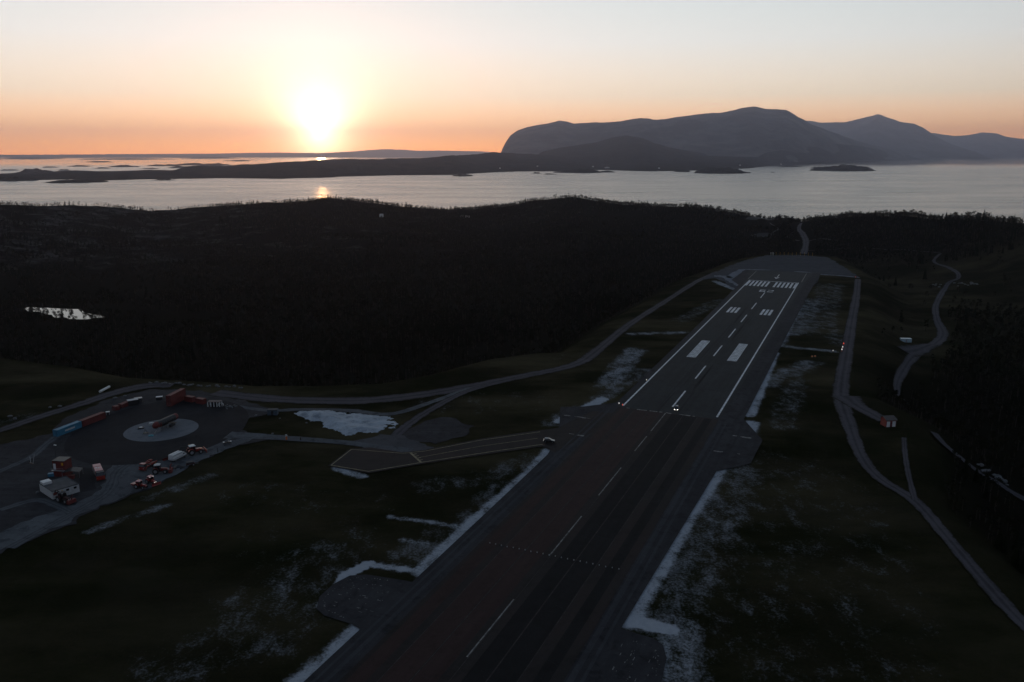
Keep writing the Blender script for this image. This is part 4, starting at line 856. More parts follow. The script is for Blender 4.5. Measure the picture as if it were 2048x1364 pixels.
def make_flat_truck():
    t_ = empty('crane_truck', (0, 0, 0)); tag(t_, 'bright red flatbed truck with folded crane behind its cab', 'truck')
    MB().box(-4.2, 3.4, -.45, .45, .6, .95).build('chassis', M['black'], t_)
    MB().box(1.6, 3.6, -1.22, 1.22, .85, 1.75, 0, 0, .1).build('cab', M['red'], t_, bevel=.06)
    MB().loft([[(1.62, -1.2, 1.75), (3.58, -1.2, 1.75), (3.58, 1.2, 1.75), (1.62, 1.2, 1.75)], [(1.62, -1.12, 2.7), (3.2, -1.1, 2.7), (3.2, 1.1, 2.7), (1.62, 1.12, 2.7)]]).build('windscreen', M['glass'], t_, bevel=.04)
    MB().box(1.58, 3.3, -1.16, 1.16, 2.68, 2.85, .08, .06).build('cab_roof', M['red'], t_, bevel=.03)
    MB().box(-4.4, .9, -1.25, 1.25, .98, 1.14).build('flatbed', M['dred'], t_)
    for s in (-1, 1): MB().box(-4.4, .9, s * 1.23 - .03, s * 1.23 + .03, 1.14, 1.65).build('side_board', M['red'], t_)
    MB().tube([(1.2, 0, 1.0), (1.2, 0, 2.6), (-1.2, .1, 3.0), (-3.2, .1, 2.3)], .17, 8).build('crane_arm', M['red'], t_)
    lamps(t_, 'headlight', [(3.6, -.9, 1.15), (3.6, .9, 1.15)], M['offwhite'], .05, .18, .12)
    MB().box(3.55, 3.75, -1.2, 1.2, .55, .9).build('bumper', M['red'], t_)
    for x in (-3.2, -2.1, 2.5):
        for s in (-1, 1): wheel(t_, x, s * 1.05, .52, .35)
    return t_
at(make_flat_truck(), 309, 928, 281, 944)
def make_box_truck():
    t_ = empty('box_truck', (0, 0, 0)); tag(t_, 'white truck with ribbed box body parked between the red machines', 'truck')
    MB().box(-3.6, 3.4, -.5, .5, .5, .9).build('chassis', M['black'], t_)
    bx = MB().box(-3.8, 1.7, -1.28, 1.28, 1.55, 3.05, .05, .18).build('box_body', M['white'], t_, bevel=.06)
    MB().box(-3.8, 1.7, -1.4, 1.4, .85, 1.55).build('lower_locker', M['offwhite'], t_, bevel=.04)
    MB().box(-3.4, 1.4, -.25, .25, 3.05, 3.14).build('roof_walkway', M['offwhite'], bx)
    for s in (-1, 1): MB().box(-3.7, 1.6, s * 1.27 - .03, s * 1.27 + .03, 2.55, 2.72).build('roof_rail', M['steel'], bx)
    MB().prof([(1.8, .8), (1.8, 2.35), (2.75, 2.35), (3.2, 1.6), (3.9, 1.45), (3.95, .8)], -1.15, 1.15).build('cab', M['white'], t_, bevel=.08)
    MB().loft([[(2.84, -1.05, 2.3), (2.84, 1.05, 2.3), (2.80, 1.05, 2.3), (2.80, -1.05, 2.3)], [(3.26, -1.08, 1.62), (3.26, 1.08, 1.62), (3.20, 1.08, 1.6), (3.20, -1.08, 1.6)]]).build('windscreen', M['glass'], t_)
    for s in (-1, 1): MB().box(2.0, 2.7, s * 1.155 - .015, s * 1.155 + .015, 1.65, 2.2).build('side_window', M['glass'], t_)
    lamps(t_, 'headlight', [(3.96, -.85, 1.2), (3.96, .85, 1.2)], M['offwhite'], .04, .16, .12)
    for x in (-2.5, 2.75):
        for s in (-1, 1): wheel(t_, x, s * 1.12, .48, .32)
    return t_
at(make_box_truck(), 340, 926, 371, 911)

def make_container(name, label, L0, paint, group=None, marking=False, hgt=2.6):
    t_ = empty(name, (0, 0, 0)); tag(t_, label, 'container', group); h = L0 / 2; w = 1.22
    n_ = int(L0 / .28) * 2; xs_ = np.linspace(-h + .1, h - .1, n_)
    for s in (-1, 1):
        V, F = [], []
        for i, x in enumerate(xs_):
            y = s * (w - (.06 if (i // 2) % 2 else 0)); V += [(x, y, .14), (x, y, hgt - .08)]
        for i in range(n_ - 1): F.append((2 * i, 2 * i + 2, 2 * i + 3, 2 * i + 1))
        sw = MB().add(V, F).build('side_wall', paint, t_)
        if marking and s == marking: MB().box(-h * .38, h * .42, s * 1.235 - .01, s * 1.235 + .01, hgt * .36, hgt * .62).build('side_marking', M['offwhite'], sw)
    MB().box(-h + .05, h - .05, -w + .03, w - .03, hgt - .12, hgt - .03).build('roof', paint if not marking else M['blue'], t_)
    fr = MB()
    for x in (-h, h - .12):
        for y in (-w, w - .12): fr.box(x, x + .12, y, y + .12, 0, hgt)
    for y in (-w, w - .12): fr.box(-h + .12, h - .12, y, y + .12, 0, .14).box(-h + .12, h - .12, y, y + .12, hgt - .1, hgt + .01)
    for x in (-h, h - .12): fr.box(x, x + .12, -w + .12, w - .12, 0, .14).box(x, x + .12, -w + .12, w - .12, hgt - .1, hgt + .01)
    fr.build('frame', paint, t_)
    for s in (-1, 1):
        d_ = MB().box(-h + .03, -h + .08, min(0, s * (w - .13)) + .01, max(0, s * (w - .13)) - .01, .15, hgt - .11).build('door', paint, t_)
        for k in (.3, .75): MB().cyl((-h, s * k, .2), (-h, s * k, hgt - .2), .025, .025, 6).build('locking_bar', M['steel'], d_)
    MB().box(h - .09, h - .04, -w + .13, w - .13, .15, hgt - .11).build('end_wall', paint, t_)
    return t_
GC = 'shipping containers round the training pad'
at(make_container('shipping_container', 'long blue shipping container with pale lettering patch on its side', 13.4, M['blue'], GC, marking=-1, hgt=2.9), 111, 873, 160, 854)
at(make_container('shipping_container', 'long dark red container end to end with the blue container', 13.4, M['dred'], GC, hgt=2.9), 163, 853, 207, 836)
a = make_container('shipping_container', 'lower of the two stacked long red containers behind the pad', 13.5, M['dred'], GC, hgt=2.7); at(a, 336, 814, 370, 796)
b2 = make_container('shipping_container', 'upper of the two stacked long red containers behind the pad', 13.5, M['dred'], GC, hgt=2.7); at(b2, 336, 814, 370, 796); b2.location.z = 2.72
at(make_container('shipping_container', 'short red container right beside the stacked pair', 5.2, M['dred'], GC), 372, 801, 389, 804)
at(make_container('shipping_container', 'short red container next to the open roofed shelter', 5.0, M['dred'], GC), 393, 805, 411, 808)
at(make_container('storage_box', 'small red metal box with a pale lid, left end of the row of boxes', 2.4, M['dred'], None, hgt=2.0), 228, 821, 237, 818)
at(make_container('storage_box', 'long low rusty red box in the middle of the row of boxes', 6.0, M['dred'], None, hgt=1.9), 241, 816, 258, 809)
def box_hut(name, label, cat, w, d, h, wall, roof, over=.2, door=None):
    t_ = empty(name, (0, 0, 0)); tag(t_, label, cat)
    MB().box(-w / 2, w / 2, -d / 2, d / 2, 0, h).build('wall', wall, t_); MB().box(-w / 2 - over, w / 2 + over, -d / 2 - over, d / 2 + over, h, h + .16).build('roof', roof, t_, bevel=.03)
    dr = MB().box(-.5, .5, -d / 2 - .04, -d / 2 - .005, .05, min(2.1, h * .85)).build('door', door or M['black'], t_); MB().box(.3, .42, -d / 2 - .10, -d / 2 - .04, 1.0, 1.08).build('handle', M['steel'], dr)
    return t_
at(box_hut('storage_box', 'dark box with pale grey roof at the right of the row of boxes', 'box', 4.5, 2.4, 2.4, M['black'], M['offwhite']), 266, 809, deg=35)
at(box_hut('storage_box', 'dark grey box with a small pale top at the far right of the row', 'box', 3.2, 2.2, 2.0, M['roofg'], M['steel']), 277, 804, deg=30)
at(box_hut('storage_box', 'low dark box with white top left of the stacked containers', 'box', 3.0, 1.8, 1.4, M['black'], M['white'], .05), 319, 799, deg=20)
at(box_hut('storage_box', 'small pale box past the right end of the dark red container', 'box', 1.6, 1.4, 1.3, M['steel'], M['white'], .05), 216, 829, deg=25)
at(box_hut('storage_cabin', 'dark blue grey cabin beside the white rock heap', 'cabin', 4.6, 2.6, 2.5, mat('slate_blue_paint', (.07, .10, .13), .6), M['roofg'], .1), 546, 829, deg=2)
def shelter():
    t_ = empty('open_shelter', (0, 0, 0)); tag(t_, 'open shelter with brown flat roof on white posts behind the pad', 'shelter')
    MB().box(-3.2, 3.2, -1.6, 1.6, 2.4, 2.6).build('roof', mat('brown_roof_sheet', (.16, .12, .11), .8), t_, bevel=.03)
    for x in (-2.9, -1.4, .1, 1.6, 2.9): MB().box(x - .16, x + .16, -1.5, -1.2, 0, 2.4).build('post', M['white'], t_)
    for x in (-2.9, 2.9): MB().box(x - .16, x + .16, 1.2, 1.5, 0, 2.4).build('post', M['white'], t_)
    MB().box(-2.7, 2.7, 1.0, 1.1, 0, 2.3).build('back_wall', M['tent'], t_)
    return t_
at(shelter(), 430, 812, deg=-4)
def hoop():
    t_ = empty('white_hoop', (0, 0, 0)); tag(t_, 'low white pipe hoop beside the open shelter', 'pipe hoop')
    MB().tube([(-1.4, 0, 0), (-1.4, 0, .9), (-.9, 0, 1.5), (.6, 0, 1.5), (1.2, 0, 1.2), (1.4, 0, .4)], .16, 8).build('hoop_pipe', M['white'], t_); MB().box(-1.7, -1.1, -.4, .4, 0, .15).build('hoop_foot', M['conc'], t_)
    return t_
at(hoop(), 442, 812, deg=-10)

# fire training aircraft mock-up and things on the round pad
def mockup():
    t_ = empty('training_aircraft', (0, 0, 0)); tag(t_, 'black steel aircraft mock-up with dull red ends on the round concrete pad', 'aircraft mock-up')
    fz = 2.9
    fu = MB().loft([[(x, r * math.cos(a), fz + r * math.sin(a) + dz) for a in np.linspace(0, 2 * np.pi, 20, endpoint=False)] for x, r, dz in ((-4.9, 1.55, 0), (-2, 1.6, 0), (2, 1.6, .1), (5.3, 1.5, .25))]).build('fuselage', M['black'], t_)
    MB().loft([[(x, r * math.cos(a), fz + r * math.sin(a) + dz) for a in np.linspace(0, 2 * np.pi, 20, endpoint=False)] for x, r, dz in ((-7.2, .55, -.25), (-6.8, 1.0, -.15), (-6.1, 1.38, -.05), (-4.9, 1.57, 0))]).build('nose', M['dred'], t_, smooth=False)
    MB().loft([[(x, r * math.cos(a), fz + r * math.sin(a) + dz) for a in np.linspace(0, 2 * np.pi, 20, endpoint=False)] for x, r, dz in ((5.3, 1.52, .25), (6.8, 1.4, .4), (7.1, 1.2, .45))]).build('tail_end', M['dred'], t_)
    for x in (-3.6, -2.2, -.8, .6, 2.0, 3.4): MB().box(x - .22, x + .22, -1.63, -1.50, fz + .25, fz + .75).build('window', M['roofg'], fu)
    MB().box(-4.5, -3.7, -1.62, -1.45, fz - .8, fz + 1.0).build('door', M['dred'], fu)
    for s in (-1, 1):
        MB().loft([[(-.6, s * 1.3, fz - .7), (2.2, s * 1.3, fz - .7), (2.2, s * 1.3, fz - .4), (-.6, s * 1.3, fz - .4)], [(.4, s * 4.6, fz - .5), (2.0, s * 4.6, fz - .5), (2.0, s * 4.6, fz - .35), (.4, s * 4.6, fz - .35)]]).build('wing', mat('burnt_steel', (.10, .075, .055), .8), t_)
        MB().cyl((-.7, s * 3.2, 1.45), (2.0, s * 3.2, 1.45), .75, .6, 16).build('engine', M['black'], t_)
    for x in (-4.0, 0, 4.0):
        for s in (-1, 1): MB().cyl((x, s * 1.1, 0), (x, s * .9, fz - .9), .14, .14, 8).build('support_leg', M['steel'], t_)
    st = MB()
    for k in range(7): st.box(-5.9 - k * .45, -5.45 - k * .45, -2.3, -1.3, 0, 2.1 - k * .3)
    st.build('steps', M['steel'], t_)
    return t_
at(mockup(), 306, 866, 356, 845)
def tray(name, label, cat, w, d, h, m1, m2):
    t_ = empty(name, (0, 0, 0)); tag(t_, label, cat)
    bs = MB().box(-w / 2, w / 2, -d / 2, d / 2, .04, h, .04, .04).build('base', m1, t_, bevel=.03); MB().box(-w * .22, w * .22, -d * .25, d * .25, h, h + .18, .05, .05).build('top', m2, t_, bevel=.02)
    return t_
at(tray('fuel_tray', 'black shallow tray with a white centre on the concrete pad', 'tray', 2.6, 2.2, .55, M['black'], M['white']), 282, 857, deg=20)
at(tray('equipment_case', 'white equipment case left of the mock-up aircraft on the pad', 'case', 2.0, 1.5, 1.1, M['offwhite'], M['white']), 303, 850, deg=20)
at(tray('tarpaulin_bundle', 'teal tarpaulin bundle on the pad before the mock-up steps', 'tarpaulin', 2.0, 1.4, .4, M['cyan'], M['cyan']), 302, 872, deg=10)
def frame_rig():
    t_ = empty('pipe_frame', (0, 0, 0)); tag(t_, 'dark thin pipe frame on the pad left of the mock-up steps', 'frame')
    MB().tube([(-1, -.8, 0), (-.3, 0, 1.9), (1, -.8, 0)], .06).tube([(-1, .8, 0), (-.3, 0, 1.9), (1, .8, 0)], .06).build('legs', M['black'], t_); MB().box(-1.1, 1.1, -.9, .9, .3, .38).build('shelf', M['black'], t_)
    return t_
at(frame_rig(), 292, 867, deg=15)

# white building, red workshop, canopy
def white_building():
    t_ = empty('workshop_building', (0, 0, 0)); tag(t_, 'white workshop with a flat dark grey roof beside the fire truck', 'building')
    w, d, h = 9.2, 11.5, 2.9
    MB().box(-w / 2, w / 2, -d / 2, d / 2, 0, h).build('wall', M['offwhite'], t_)
    rf = MB().box(-w / 2 + .15, w / 2 - .15, -d / 2 + .15, d / 2 - .15, h, h + .1).build('roof', M['roofg'], t_)
    pr = MB(); e = .14
    pr.box(-w / 2 - .02, w / 2 + .02, -d / 2 - .02, -d / 2 + .14, h, h + .28).box(-w / 2 - .02, w / 2 + .02, d / 2 - .14, d / 2 + .02, h, h + .28)
    pr.box(-w / 2 - .02, -w / 2 + .14, -d / 2 + .14, d / 2 - .14, h, h + .28).box(w / 2 - .14, w / 2 + .02, -d / 2 + .14, d / 2 - .14, h, h + .28); pr.build('parapet', M['roofg'], rf)
    MB().box(-w / 2 + .2, -w / 2 + 3.2, d / 2 - 3.4, d / 2 - .4, h + .1, h + 1.1).build('roof_unit', M['white'], rf, bevel=.04)
    for x in (-2.6, .6, 3.2):
        wd = MB().box(x - .6, x + .6, -d / 2 - .05, -d / 2 - .01, 1.6, 2.6).build('window', M['offwhite'], t_); MB().box(x - .5, x + .5, -d / 2 - .07, -d / 2 - .052, 1.7, 2.5).build('pane', M['glass'], wd)
    return t_
wb = white_building(); at(wb, 112, 997, 153, 985); yaw = wb.rotation_euler[2]
off = np.array((-math.sin(yaw), math.cos(yaw))) * 5.6; wb.location.x += off[0]; wb.location.y += off[1]
def red_shed():
    t_ = empty('red_tower', (0, 0, 0)); tag(t_, 'tall dark red training tower with a white door behind the workshop', 'tower')
    MB().box(-2.4, 2.4, -2.2, 2.2, 0, 6.2).build('wall', M['dred'], t_); MB().box(-2.55, 2.55, -2.35, 2.35, 6.2, 6.4).build('roof', M['black'], t_)
    d_ = MB().box(-2.1, -1.1, -2.26, -2.21, 2.9, 5.2).build('door', M['white'], t_); MB().box(-1.3, -1.2, -2.32, -2.26, 3.9, 4.0).build('handle', M['black'], d_)
    MB().box(1.2, 2.0, -2.25, -2.21, 4.6, 5.6).build('window', M['yellow'], t_); bc = MB().box(-2.5, 2.5, -3.3, -2.22, 2.6, 2.75).build('balcony', M['steel'], t_)
    MB().tube([(-2.4, -3.2, 2.75), (-2.4, -3.2, 3.7), (2.4, -3.2, 3.7), (2.4, -3.2, 2.75)], .05, 6).build('railing', M['steel'], bc)
    return t_
at(red_shed(), 127, 949, deg=-6)
def canopy():
    t_ = empty('dark_canopy', (0, 0, 0)); tag(t_, 'black canopy over dark red crates right of the red tower', 'canopy')
    MB().loft([[(-3.2, y, 2.5), (0, y, 3.1), (3.2, y, 2.5), (3.2, y, 2.4), (0, y, 3.0), (-3.2, y, 2.4)] for y in (-2.2, 2.2)]).build('cover', M['tent'], t_)
    for x in (-3, 3):
        for y in (-2, 2): MB().cyl((x, y, 0), (x, y, 2.5), .07, .07, 6).build('post', M['steel'], t_)
    return t_
at(canopy(), 146, 953, deg=10)
def crate(label, x, y, deg, m, s=1.0):
    t_ = empty('storage_crate', (0, 0, 0)); tag(t_, label, 'crate')
    MB().box(-1.4 * s, 1.4 * s, -.9 * s, .9 * s, 0, 1.2 * s).build('crate_body', m, t_, bevel=.04); MB().box(-1.45 * s, 1.45 * s, -.95 * s, .95 * s, 1.2 * s, 1.3 * s).build('lid', m, t_)
    return at(t_, x, y, deg=deg)
crate('dark red crate under the front edge of the black canopy', 141, 957, 10, M['dred'], 1.0)
crate('blue grey covered crate behind the white workshop', 104, 952, 20, M['blue'], .9)
def lamp_post(label, x, y, h):
    t_ = empty('lamp_post', (0, 0, 0)); tag(t_, label, 'lamp post')
    MB().cyl((0, 0, 0), (0, 0, h), .10, .06, 8).build('pole', M['black'], t_); MB().box(-.2, .9, -.28, .28, h - .05, h + .16).build('lamp_head', M['white'], t_, bevel=.03); MB().box(-.3, .3, -.3, .3, 0, .3).build('base', M['conc'], t_)
    return at(t_, x, y, deg=-20)
lamp_post('tall thin lamp post with a white head at the left edge of the dark pad', 114, 931, 8.5)
def leaning():
    t_ = empty('leaning_poles', (0, 0, 0)); tag(t_, 'pair of pale leaning poles on the ground far left of the red tower', 'poles')
    MB().cyl((0, 0, 0), (1.4, .2, 4.2), .09, .06, 6).build('pole', M['offwhite'], t_); MB().cyl((-1.8, .2, 0), (-2.3, .4, 2.6), .08, .06, 6).build('pole', M['offwhite'], t_); MB().box(-2.2, .3, -.3, .3, 0, .2).build('foot', M['wood'], t_)
    return t_
at(leaning(), 66, 928, deg=-30)
def pipe():
    t_ = empty('white_pipe', (0, 0, 0)); tag(t_, 'white pipe lying at the grassy bend of the dirt road', 'pipe')
    MB().cyl((-4.6, 0, .75), (4.6, 0, .75), .62, .62, 14).build('pipe_barrel', M['white'], t_, smooth=False)
    for x in (-3, 3): MB().box(x - .3, x + .3, -.8, .8, 0, .3).build('bearer', M['wood'], t_)
    return t_
at(pipe(), 202, 785, 217, 777)
def tarp_heap(label, x, y, a, b_, h):
    t_ = empty('covered_heap', (0, 0, 0)); tag(t_, label, 'heap')
    V = [[(a * (1 - k) ** .6 * math.cos(q) * (1 + .18 * math.sin(3 * q + k)), b_ * (1 - k) ** .6 * math.sin(q), h * k + .02) for q in np.linspace(0, 2 * np.pi, 16, endpoint=False)] for k in (0, .3, .6, .85, .97)]
    MB().loft(V).build('cover', M['tent'], t_, smooth=True); MB().box(-a * .3, a * .3, -b_ * 1.05, -b_ * .9, 0, .3).build('weight', M['conc'], t_)
    return at(t_, x, y, deg=15)
tarp_heap('low black covered heap on the gravel below the white truck', 357, 936, 2.0, 1.5, 1.3)
def cart(name, label, x, y, deg, spots=False):
    t_ = empty(name, (0, 0, 0)); tag(t_, label, 'quad bike' if spots else 'trailer')
    MB().prof([(-1.3, .5), (-1.3, .85), (-.4, .8), (.2, 1.0), (1.2, .9), (1.3, .55)], -.4, .4).build('body', M['black'] if spots else M['dred'], t_, bevel=.06)
    if spots: MB().box(-.6, .1, -.22, .22, .95, 1.1).build('seat', M['rubber'], t_); MB().tube([(.45, -.4, 1.25), (.5, 0, 1.2), (.45, .4, 1.25)], .04, 6).build('handlebar', M['steel'], t_); lamps(t_, 'rack', [(-1.15, 0, 1.0), (1.1, 0, 1.05)], M['white'], .25, .4, .05)
    else: MB().box(-1.2, 1.1, -.7, .7, .85, 1.3, .1, .1).build('load', M['tent'], t_); MB().tube([(1.3, 0, .5), (2.4, 0, .4)], .06, 6).build('drawbar', M['steel'], t_)
    for q in (-.85, .85):
        for s in (-1, 1): wheel(t_, q, s * .5, .33, .25)
    t_.scale = (1.25,) * 3
    return at(t_, x, y, deg=deg)
cart('trailer', 'dark trailer with red frame right of the black covered heap', 381, 931, 30)
cart('quad_bike', 'dark quad bike with pale racks at the right end of the yard', 455, 889, 20, True)
def post(name, label, cat, x, y, h, r, m, cap, grp=None, z=0.0):
    t_ = empty(name, (0, 0, 0)); tag(t_, label, cat, grp); MB().cyl((0, 0, 0), (0, 0, h), r, r * .8, 8).build('post', m, t_); MB().cyl((0, 0, h), (0, 0, h + r * 1.6), r * 1.3, r * .8, 8).build('cap', cap, t_)
    p_ = G(x, y, z); t_.location = (p_[0], p_[1], z); return t_
post('marker_post', 'thin dark marker post alone on the gravel right of the red tractor', 'post', 436, 905, 1.9, .16, M['black'], M['black'])
post('marker_post', 'thick orange and white marker beside the access road', 'post', 573, 879, 1.6, .42, M['orange'], M['offwhite'])
post('marker_post', 'small dark post on the access road right of the orange marker', 'post', 601, 880, .9, .25, M['black'], M['black'])
def plough_blade():
    t_ = empty('snow_plough', (0, 0, 0)); tag(t_, 'rusty red snow plough blade standing behind the white truck', 'snow plough')
    MB().loft([[(.1, y, .05), (-.15, y, .5), (.15, y, 1.15), (.08, y, 1.17), (-.25, y, .5), (0, y, .05)] for y in (-1.7, 0, 1.7)]).build('blade', M['dred'], t_); MB().box(-1.2, -.15, -.4, .4, .35, .6).build('mount', M['black'], t_)
    return t_
at(plough_blade(), 334, 920, deg=-40)

# hut with white front, cabin in the valley, cabin in the wood, far houses
def hut():
    t_ = empty('equipment_hut', (0, 0, 0)); tag(t_, 'red equipment hut with white front panels at the end of the gravel spur', 'hut')
    w, d, h = 4.8, 4.4, 3.3
    MB().box(-w / 2, w / 2, -d / 2, d / 2, 0, h).build('wall', M['hred'], t_)
    MB().loft([[(x, -d / 2 - .45, h - .1), (x, .6, h + 1.2), (x, d / 2 + .4, h - .1), (x, d / 2 + .4, h + .06), (x, .6, h + 1.38), (x, -d / 2 - .45, h + .06)] for x in (-w / 2 - .35, w / 2 + .35)]).build('roof', mat('brown_grey_shingle', (.12, .10, .09), .85), t_)
    MB().loft([[(x, -d / 2, h), (x, .6, h + 1.12), (x, d / 2, h)] for x in (-w / 2, w / 2)]).build('gable', M['hred'], t_)
    for s in (-1, 1): MB().box(s * 1.35 - .78, s * 1.35 + .78, -d / 2 - .05, -d / 2 - .01, .15, 2.75).build('front_panel', M['white'], t_)
    d_ = MB().box(-.5, .5, -d / 2 - .05, -d / 2 - .01, .1, 2.4).build('door', M['dred'], t_); MB().box(.3, .4, -d / 2 - .12, -d / 2 - .05, 1.1, 1.2).build('handle', M['steel'], d_)
    return t_
hu = at(hut(), 1776, 850, deg=8); hu.location.z = -.3
p = hit(1811, 684); sh = box_hut('site_cabin', 'pale blue white cabin on the gravel lay-by of the valley road', 'cabin', 7.4, 2.8, 2.6, mat('pale_blue_panel', (.42, .55, .62), .5), mat('pale_roof_sheet', (.55, .66, .70), .35), .05, M['steel']); sh.location = p; sh.rotation_euler[2] = math.radians(-4)
p = hit(763, 434); sh = box_hut('cabin', 'tiny white cabin alone on the dark wooded hill', 'cabin', 7, 6, 6, M['white'], M['offwhite']); sh.location = p
for x, y, w in ((935, 435, 9), (924, 434, 6)):  # pale blocks added as white water glints, not dwellings
    p = hit(x, y); sh = box_hut('cabin', 'pale %s block standing in for a water glint on the wooded hill left of the highest crest' % ('long' if w > 8 else 'small'), 'cabin', w, 4, 3.5, M['offwhite'], M['offwhite']); sh.location = p
from mathutils.bvhtree import BVHTree
pen = bpy.data.objects['peninsula']; bv = BVHTree.FromPolygons([v.co for v in pen.data.vertices], [p_.vertices for p_ in pen.data.polygons])
HL = ['white house on the far shore behind the left group of islets', 'pale house on the far shore just above the wooded islet', 'pale long building on the far shore right of the wooded islet', 'small white house on the far shore below the middle hill', 'small white house on the far shore left of the round island', 'white house inland on the far shore above the headland', 'small pale house alone on the low far left shore of the peninsula']
for (x, y, s), lb in zip(((1075, 333, 14), (1186, 334, 14), (1214, 336, 46), (1318, 337, 16), (1562, 329, 18), (1480, 331, 14), (1000, 337, 12)), HL):
    d_ = Vector(ray(x, y)).normalized(); h_ = bv.ray_cast(Vector((0, 0, CAMZ)), d_)
    if h_[0] is None: continue
    t_ = empty('house', h_[0]); tag(t_, lb, 'house'); MB().box(-s / 2, s / 2, -6, 6, -4, 8).build('wall', M['white'], t_)
    MB().prof([(-s / 2 - .5, 8), (0, 12), (s / 2 + .5, 8)], -6.4, 6.4).build('roof', M['roofg'] if s < 40 else M['offwhite'], t_)

# airfield lights
def light_unit(name, label, cat, group, h, lens, body='yellow', s=1.0):
    t_ = empty(name, (0, 0, 0)); tag(t_, label, cat, group)
    MB().cyl((0, 0, 0), (0, 0, h), .05 * s, .05 * s, 6).build('stem', M[body], t_); MB().cyl((0, 0, h), (0, 0, h + .3 * s), .16 * s, .12 * s, 10).build('lamp', M[lens], t_)
    return t_
for i, (x, y, z) in enumerate(((1687, 691, 'red'), (1685, 698, 'white'), (1683.5, 703, 'white'))):
    t_ = empty('marker_light', (0, 0, 0)); tag(t_, ('farthest of the three marker lights by the right perimeter track, red and white', 'middle marker light of the three by the right perimeter track', 'nearest of the three marker lights by the right perimeter track')[i], 'marker light', 'marker lights by the perimeter track')
    MB().cyl((0, 0, 0), (0, 0, 1.1), .3, .3, 8).build('stand', M['red'], t_, bevel=.02); MB().cyl((0, 0, 1.1), (0, 0, 1.75), .36, .28, 10).build('lamp', M['lampw'] if i else M['tail'], t_)
    at(t_, x, y)
for lb, x, y in (('orange light unit box in the grass right of the runway, left one of the pair', 1624, 715), ('orange light unit box in the grass right of the runway, right one of the pair', 1630, 714.5)):
    t_ = empty('approach_slope_light', (0, 0, 0)); tag(t_, lb, 'runway light', 'orange slope light boxes'); MB().box(-.5, .5, -.7, .7, .5, 1.0, .05, .05).build('housing', M['orange'], t_, bevel=.04); MB().cyl((-.3, 0, 0), (-.3, 0, .5), .06, .06, 6).build('leg', M['steel'], t_); MB().cyl((.3, 0, 0), (.3, 0, .5), .06, .06, 6).build('leg', M['steel'], t_); MB().cyl((0, -.71, .75), (0, -.69, .75), .2, .2, 10).build('lens', M['yellow'], t_)
    at(t_, x, y, deg=RANG * 57.3 - 90)
at(light_unit('edge_light', 'small pale light by the left edge line of the runway', 'runway light', 'runway edge lights', .5, 'lampw', s=1.6), 1293, 762)
at(light_unit('edge_light', 'small pale light where the edge line ends at the taxiway', 'runway light', 'runway edge lights', .5, 'lampw', s=1.6), 1238, 809)
at(light_unit('edge_light', 'red light at the left corner of the runway before the taxiway', 'runway light', 'runway edge lights', .5, 'tail', s=1.6), 1245, 812)
at(light_unit('edge_light', 'red light at the outer right corner of the far apron', 'runway light', 'runway edge lights', .5, 'tail', s=1.6), 1711, 555)
at(light_unit('edge_light', 'amber light on the gravel crossing before the marker lights', 'runway light', 'runway edge lights', .5, 'lampw', s=1.6), 1666, 703)
proto = light_unit('inset_light', 'small round light in the dotted row across the near runway', 'runway light', 'row of inset lights across the near runway', .02, 'lampw', 'steel', 1.25)
for ch in proto.children:
    if ch.name.startswith('lamp'): ch.data.materials[0] = M['steel']; ch.location.z = -.1
for k in range(22):
    o = proto if k == 0 else copy_tree(proto); q = R(-603.4 + rng.uniform(-.15, .15), -21 + k * 2.0); o.location = (q[0], q[1], .13)
proto = light_unit('approach_light', 'thin yellow light post in the row at the far end of the runway', 'approach light', 'approach light posts beyond the runway end', 3.2, 'yellow', 'yellow', 1.5)
for k in range(10):
    o = proto if k == 0 else copy_tree(proto); q = G(1552 + k * 8.1, 510.5 + k * .12); o.location = (q[0], q[1], -.1)
proto = light_unit('end_marker', 'short white post left of the approach light row at the runway end', 'approach light', 'white posts at the runway end', 2.6, 'white', 'white', 2.4)
for k in range(3):
    o = proto if k == 0 else copy_tree(proto); q = G(1541.5 + k * 2.7, 510.6); o.location = (q[0], q[1], -.1)

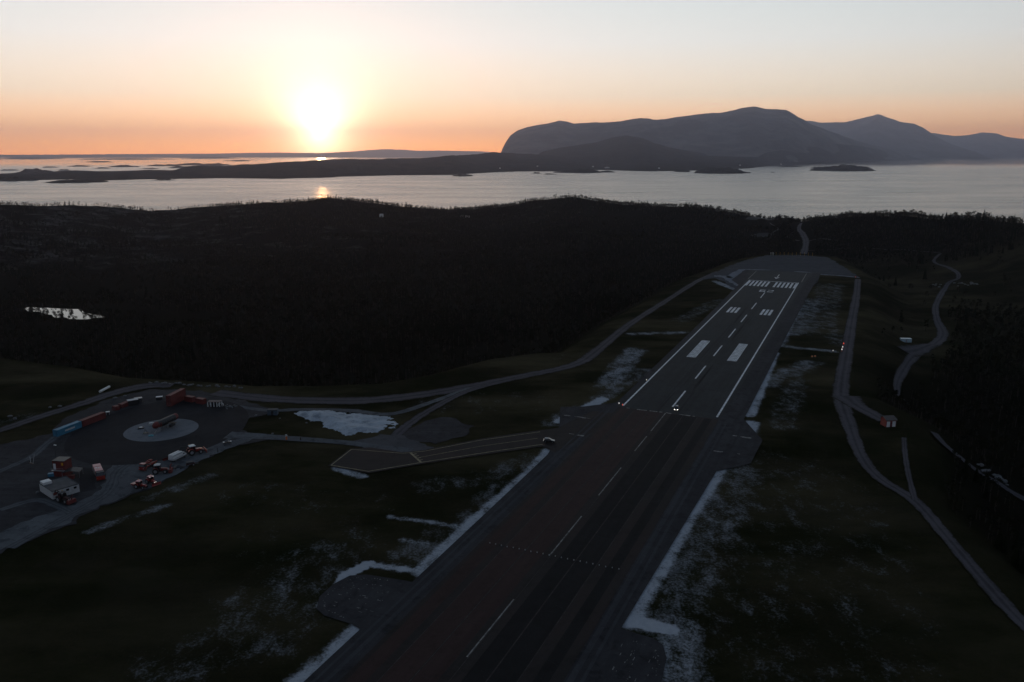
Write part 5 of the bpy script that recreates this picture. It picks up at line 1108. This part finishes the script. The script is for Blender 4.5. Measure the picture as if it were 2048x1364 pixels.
# boulders
RK = []
for k in range(4):
    import bmesh
    bm = bmesh.new(); bmesh.ops.create_icosphere(bm, subdivisions=2, radius=1)
    for v in bm.verts:
        d = 1 + .28 * float(fbm(np.array([v.co.x * 1.4 + k * 9]), np.array([v.co.y * 1.4 + v.co.z * 2]), 3, k)[0]); v.co = Vector((v.co.x * 1.25 * d, v.co.y * d, v.co.z * .75 * d))
    me = bpy.data.meshes.new('boulder'); bm.to_mesh(me); bm.free(); me.materials.append(M['rock']); RK.append(me)
def boulder(p_, s, label, group):
    o = bpy.data.objects.new('boulder', random.choice(RK)); COL.objects.link(o); o.location = (p_[0], p_[1], p_[2] + s * .3); o.scale = (s * random.uniform(.8, 1.4), s, s * random.uniform(.7, 1.1)); o.rotation_euler[2] = random.uniform(0, 6.28)
    tag(o, label, 'boulder', group)
for k in range(16): boulder(hit(1910 + k * 3.1 + random.uniform(-4, 4), 569.5 + random.uniform(-4, 4)), random.uniform(.5, 1.5), 'pale boulder in the heap right of the bend in the valley road', 'pale boulders by the valley road bend')
for k in range(5): boulder(hit(1866 + k * 4 + random.uniform(-2, 2), 572 + random.uniform(-5, 3)), random.uniform(.8, 1.6), 'grey boulder on the heath left of the bend in the valley road', 'grey boulders left of the road bend')
for k in range(11): boulder(hit(1956 + k * 6 + random.uniform(-3, 3), 932 + k * 3.2 + random.uniform(-6, 6)), random.uniform(.5, 1.1), 'pale stone beside the lower valley road under the trees', 'pale stones by the lower valley road')
for k in range(22):
    x = 296 + k * 9 + random.uniform(-3, 3); p_ = G(x, 765 + (x - 296) * .055 + random.uniform(-1.5, 1.5)); boulder((p_[0], p_[1], -.1), random.uniform(.5, 1.0), 'grey boulder in the row behind the stacked containers', 'row of boulders along the far edge of the yard')
for k in range(14):
    p_ = G(456 + random.uniform(-12, 18), 814 + random.uniform(-4, 4)); boulder((p_[0], p_[1], 0), random.uniform(.35, .7), 'grey stone in the rubble right of the white hoop', 'rubble stones at the edge of the training pad')
for x, y, s in ((120, 857 - 44, .9), (512, 831, .6), (545, 868, .5), (613, 846, .5), (30, 838, .8), (20, 833, .8), (100, 815, .7), (560, 837, .5), (75, 985, .6), (230, 797, .9), (250, 792, .7)):
    p_ = G(x, y); boulder((p_[0], p_[1], -.05), s, 'loose grey stone lying on the rough ground round the yard', 'loose stones round the yard')


# ------------------------------------------------------------------ air
hm = bpy.data.materials.new('sea_air'); hm.use_nodes = True; t = hm.node_tree; t.nodes.clear()
o_ = t.nodes.new('ShaderNodeOutputMaterial'); pv = t.nodes.new('ShaderNodeVolumePrincipled')
pv.inputs['Color'].default_value = (.71, .745, .97, 1); pv.inputs['Density'].default_value = HAZE_D; pv.inputs['Anisotropy'].default_value = .76
t.links.new(pv.outputs[0], o_.inputs['Volume'])
hb = MB(); hb.box(-56000, 56000, -56000, 56000, -90, 1600); tag(hb.build('haze', hm), kind='stuff')
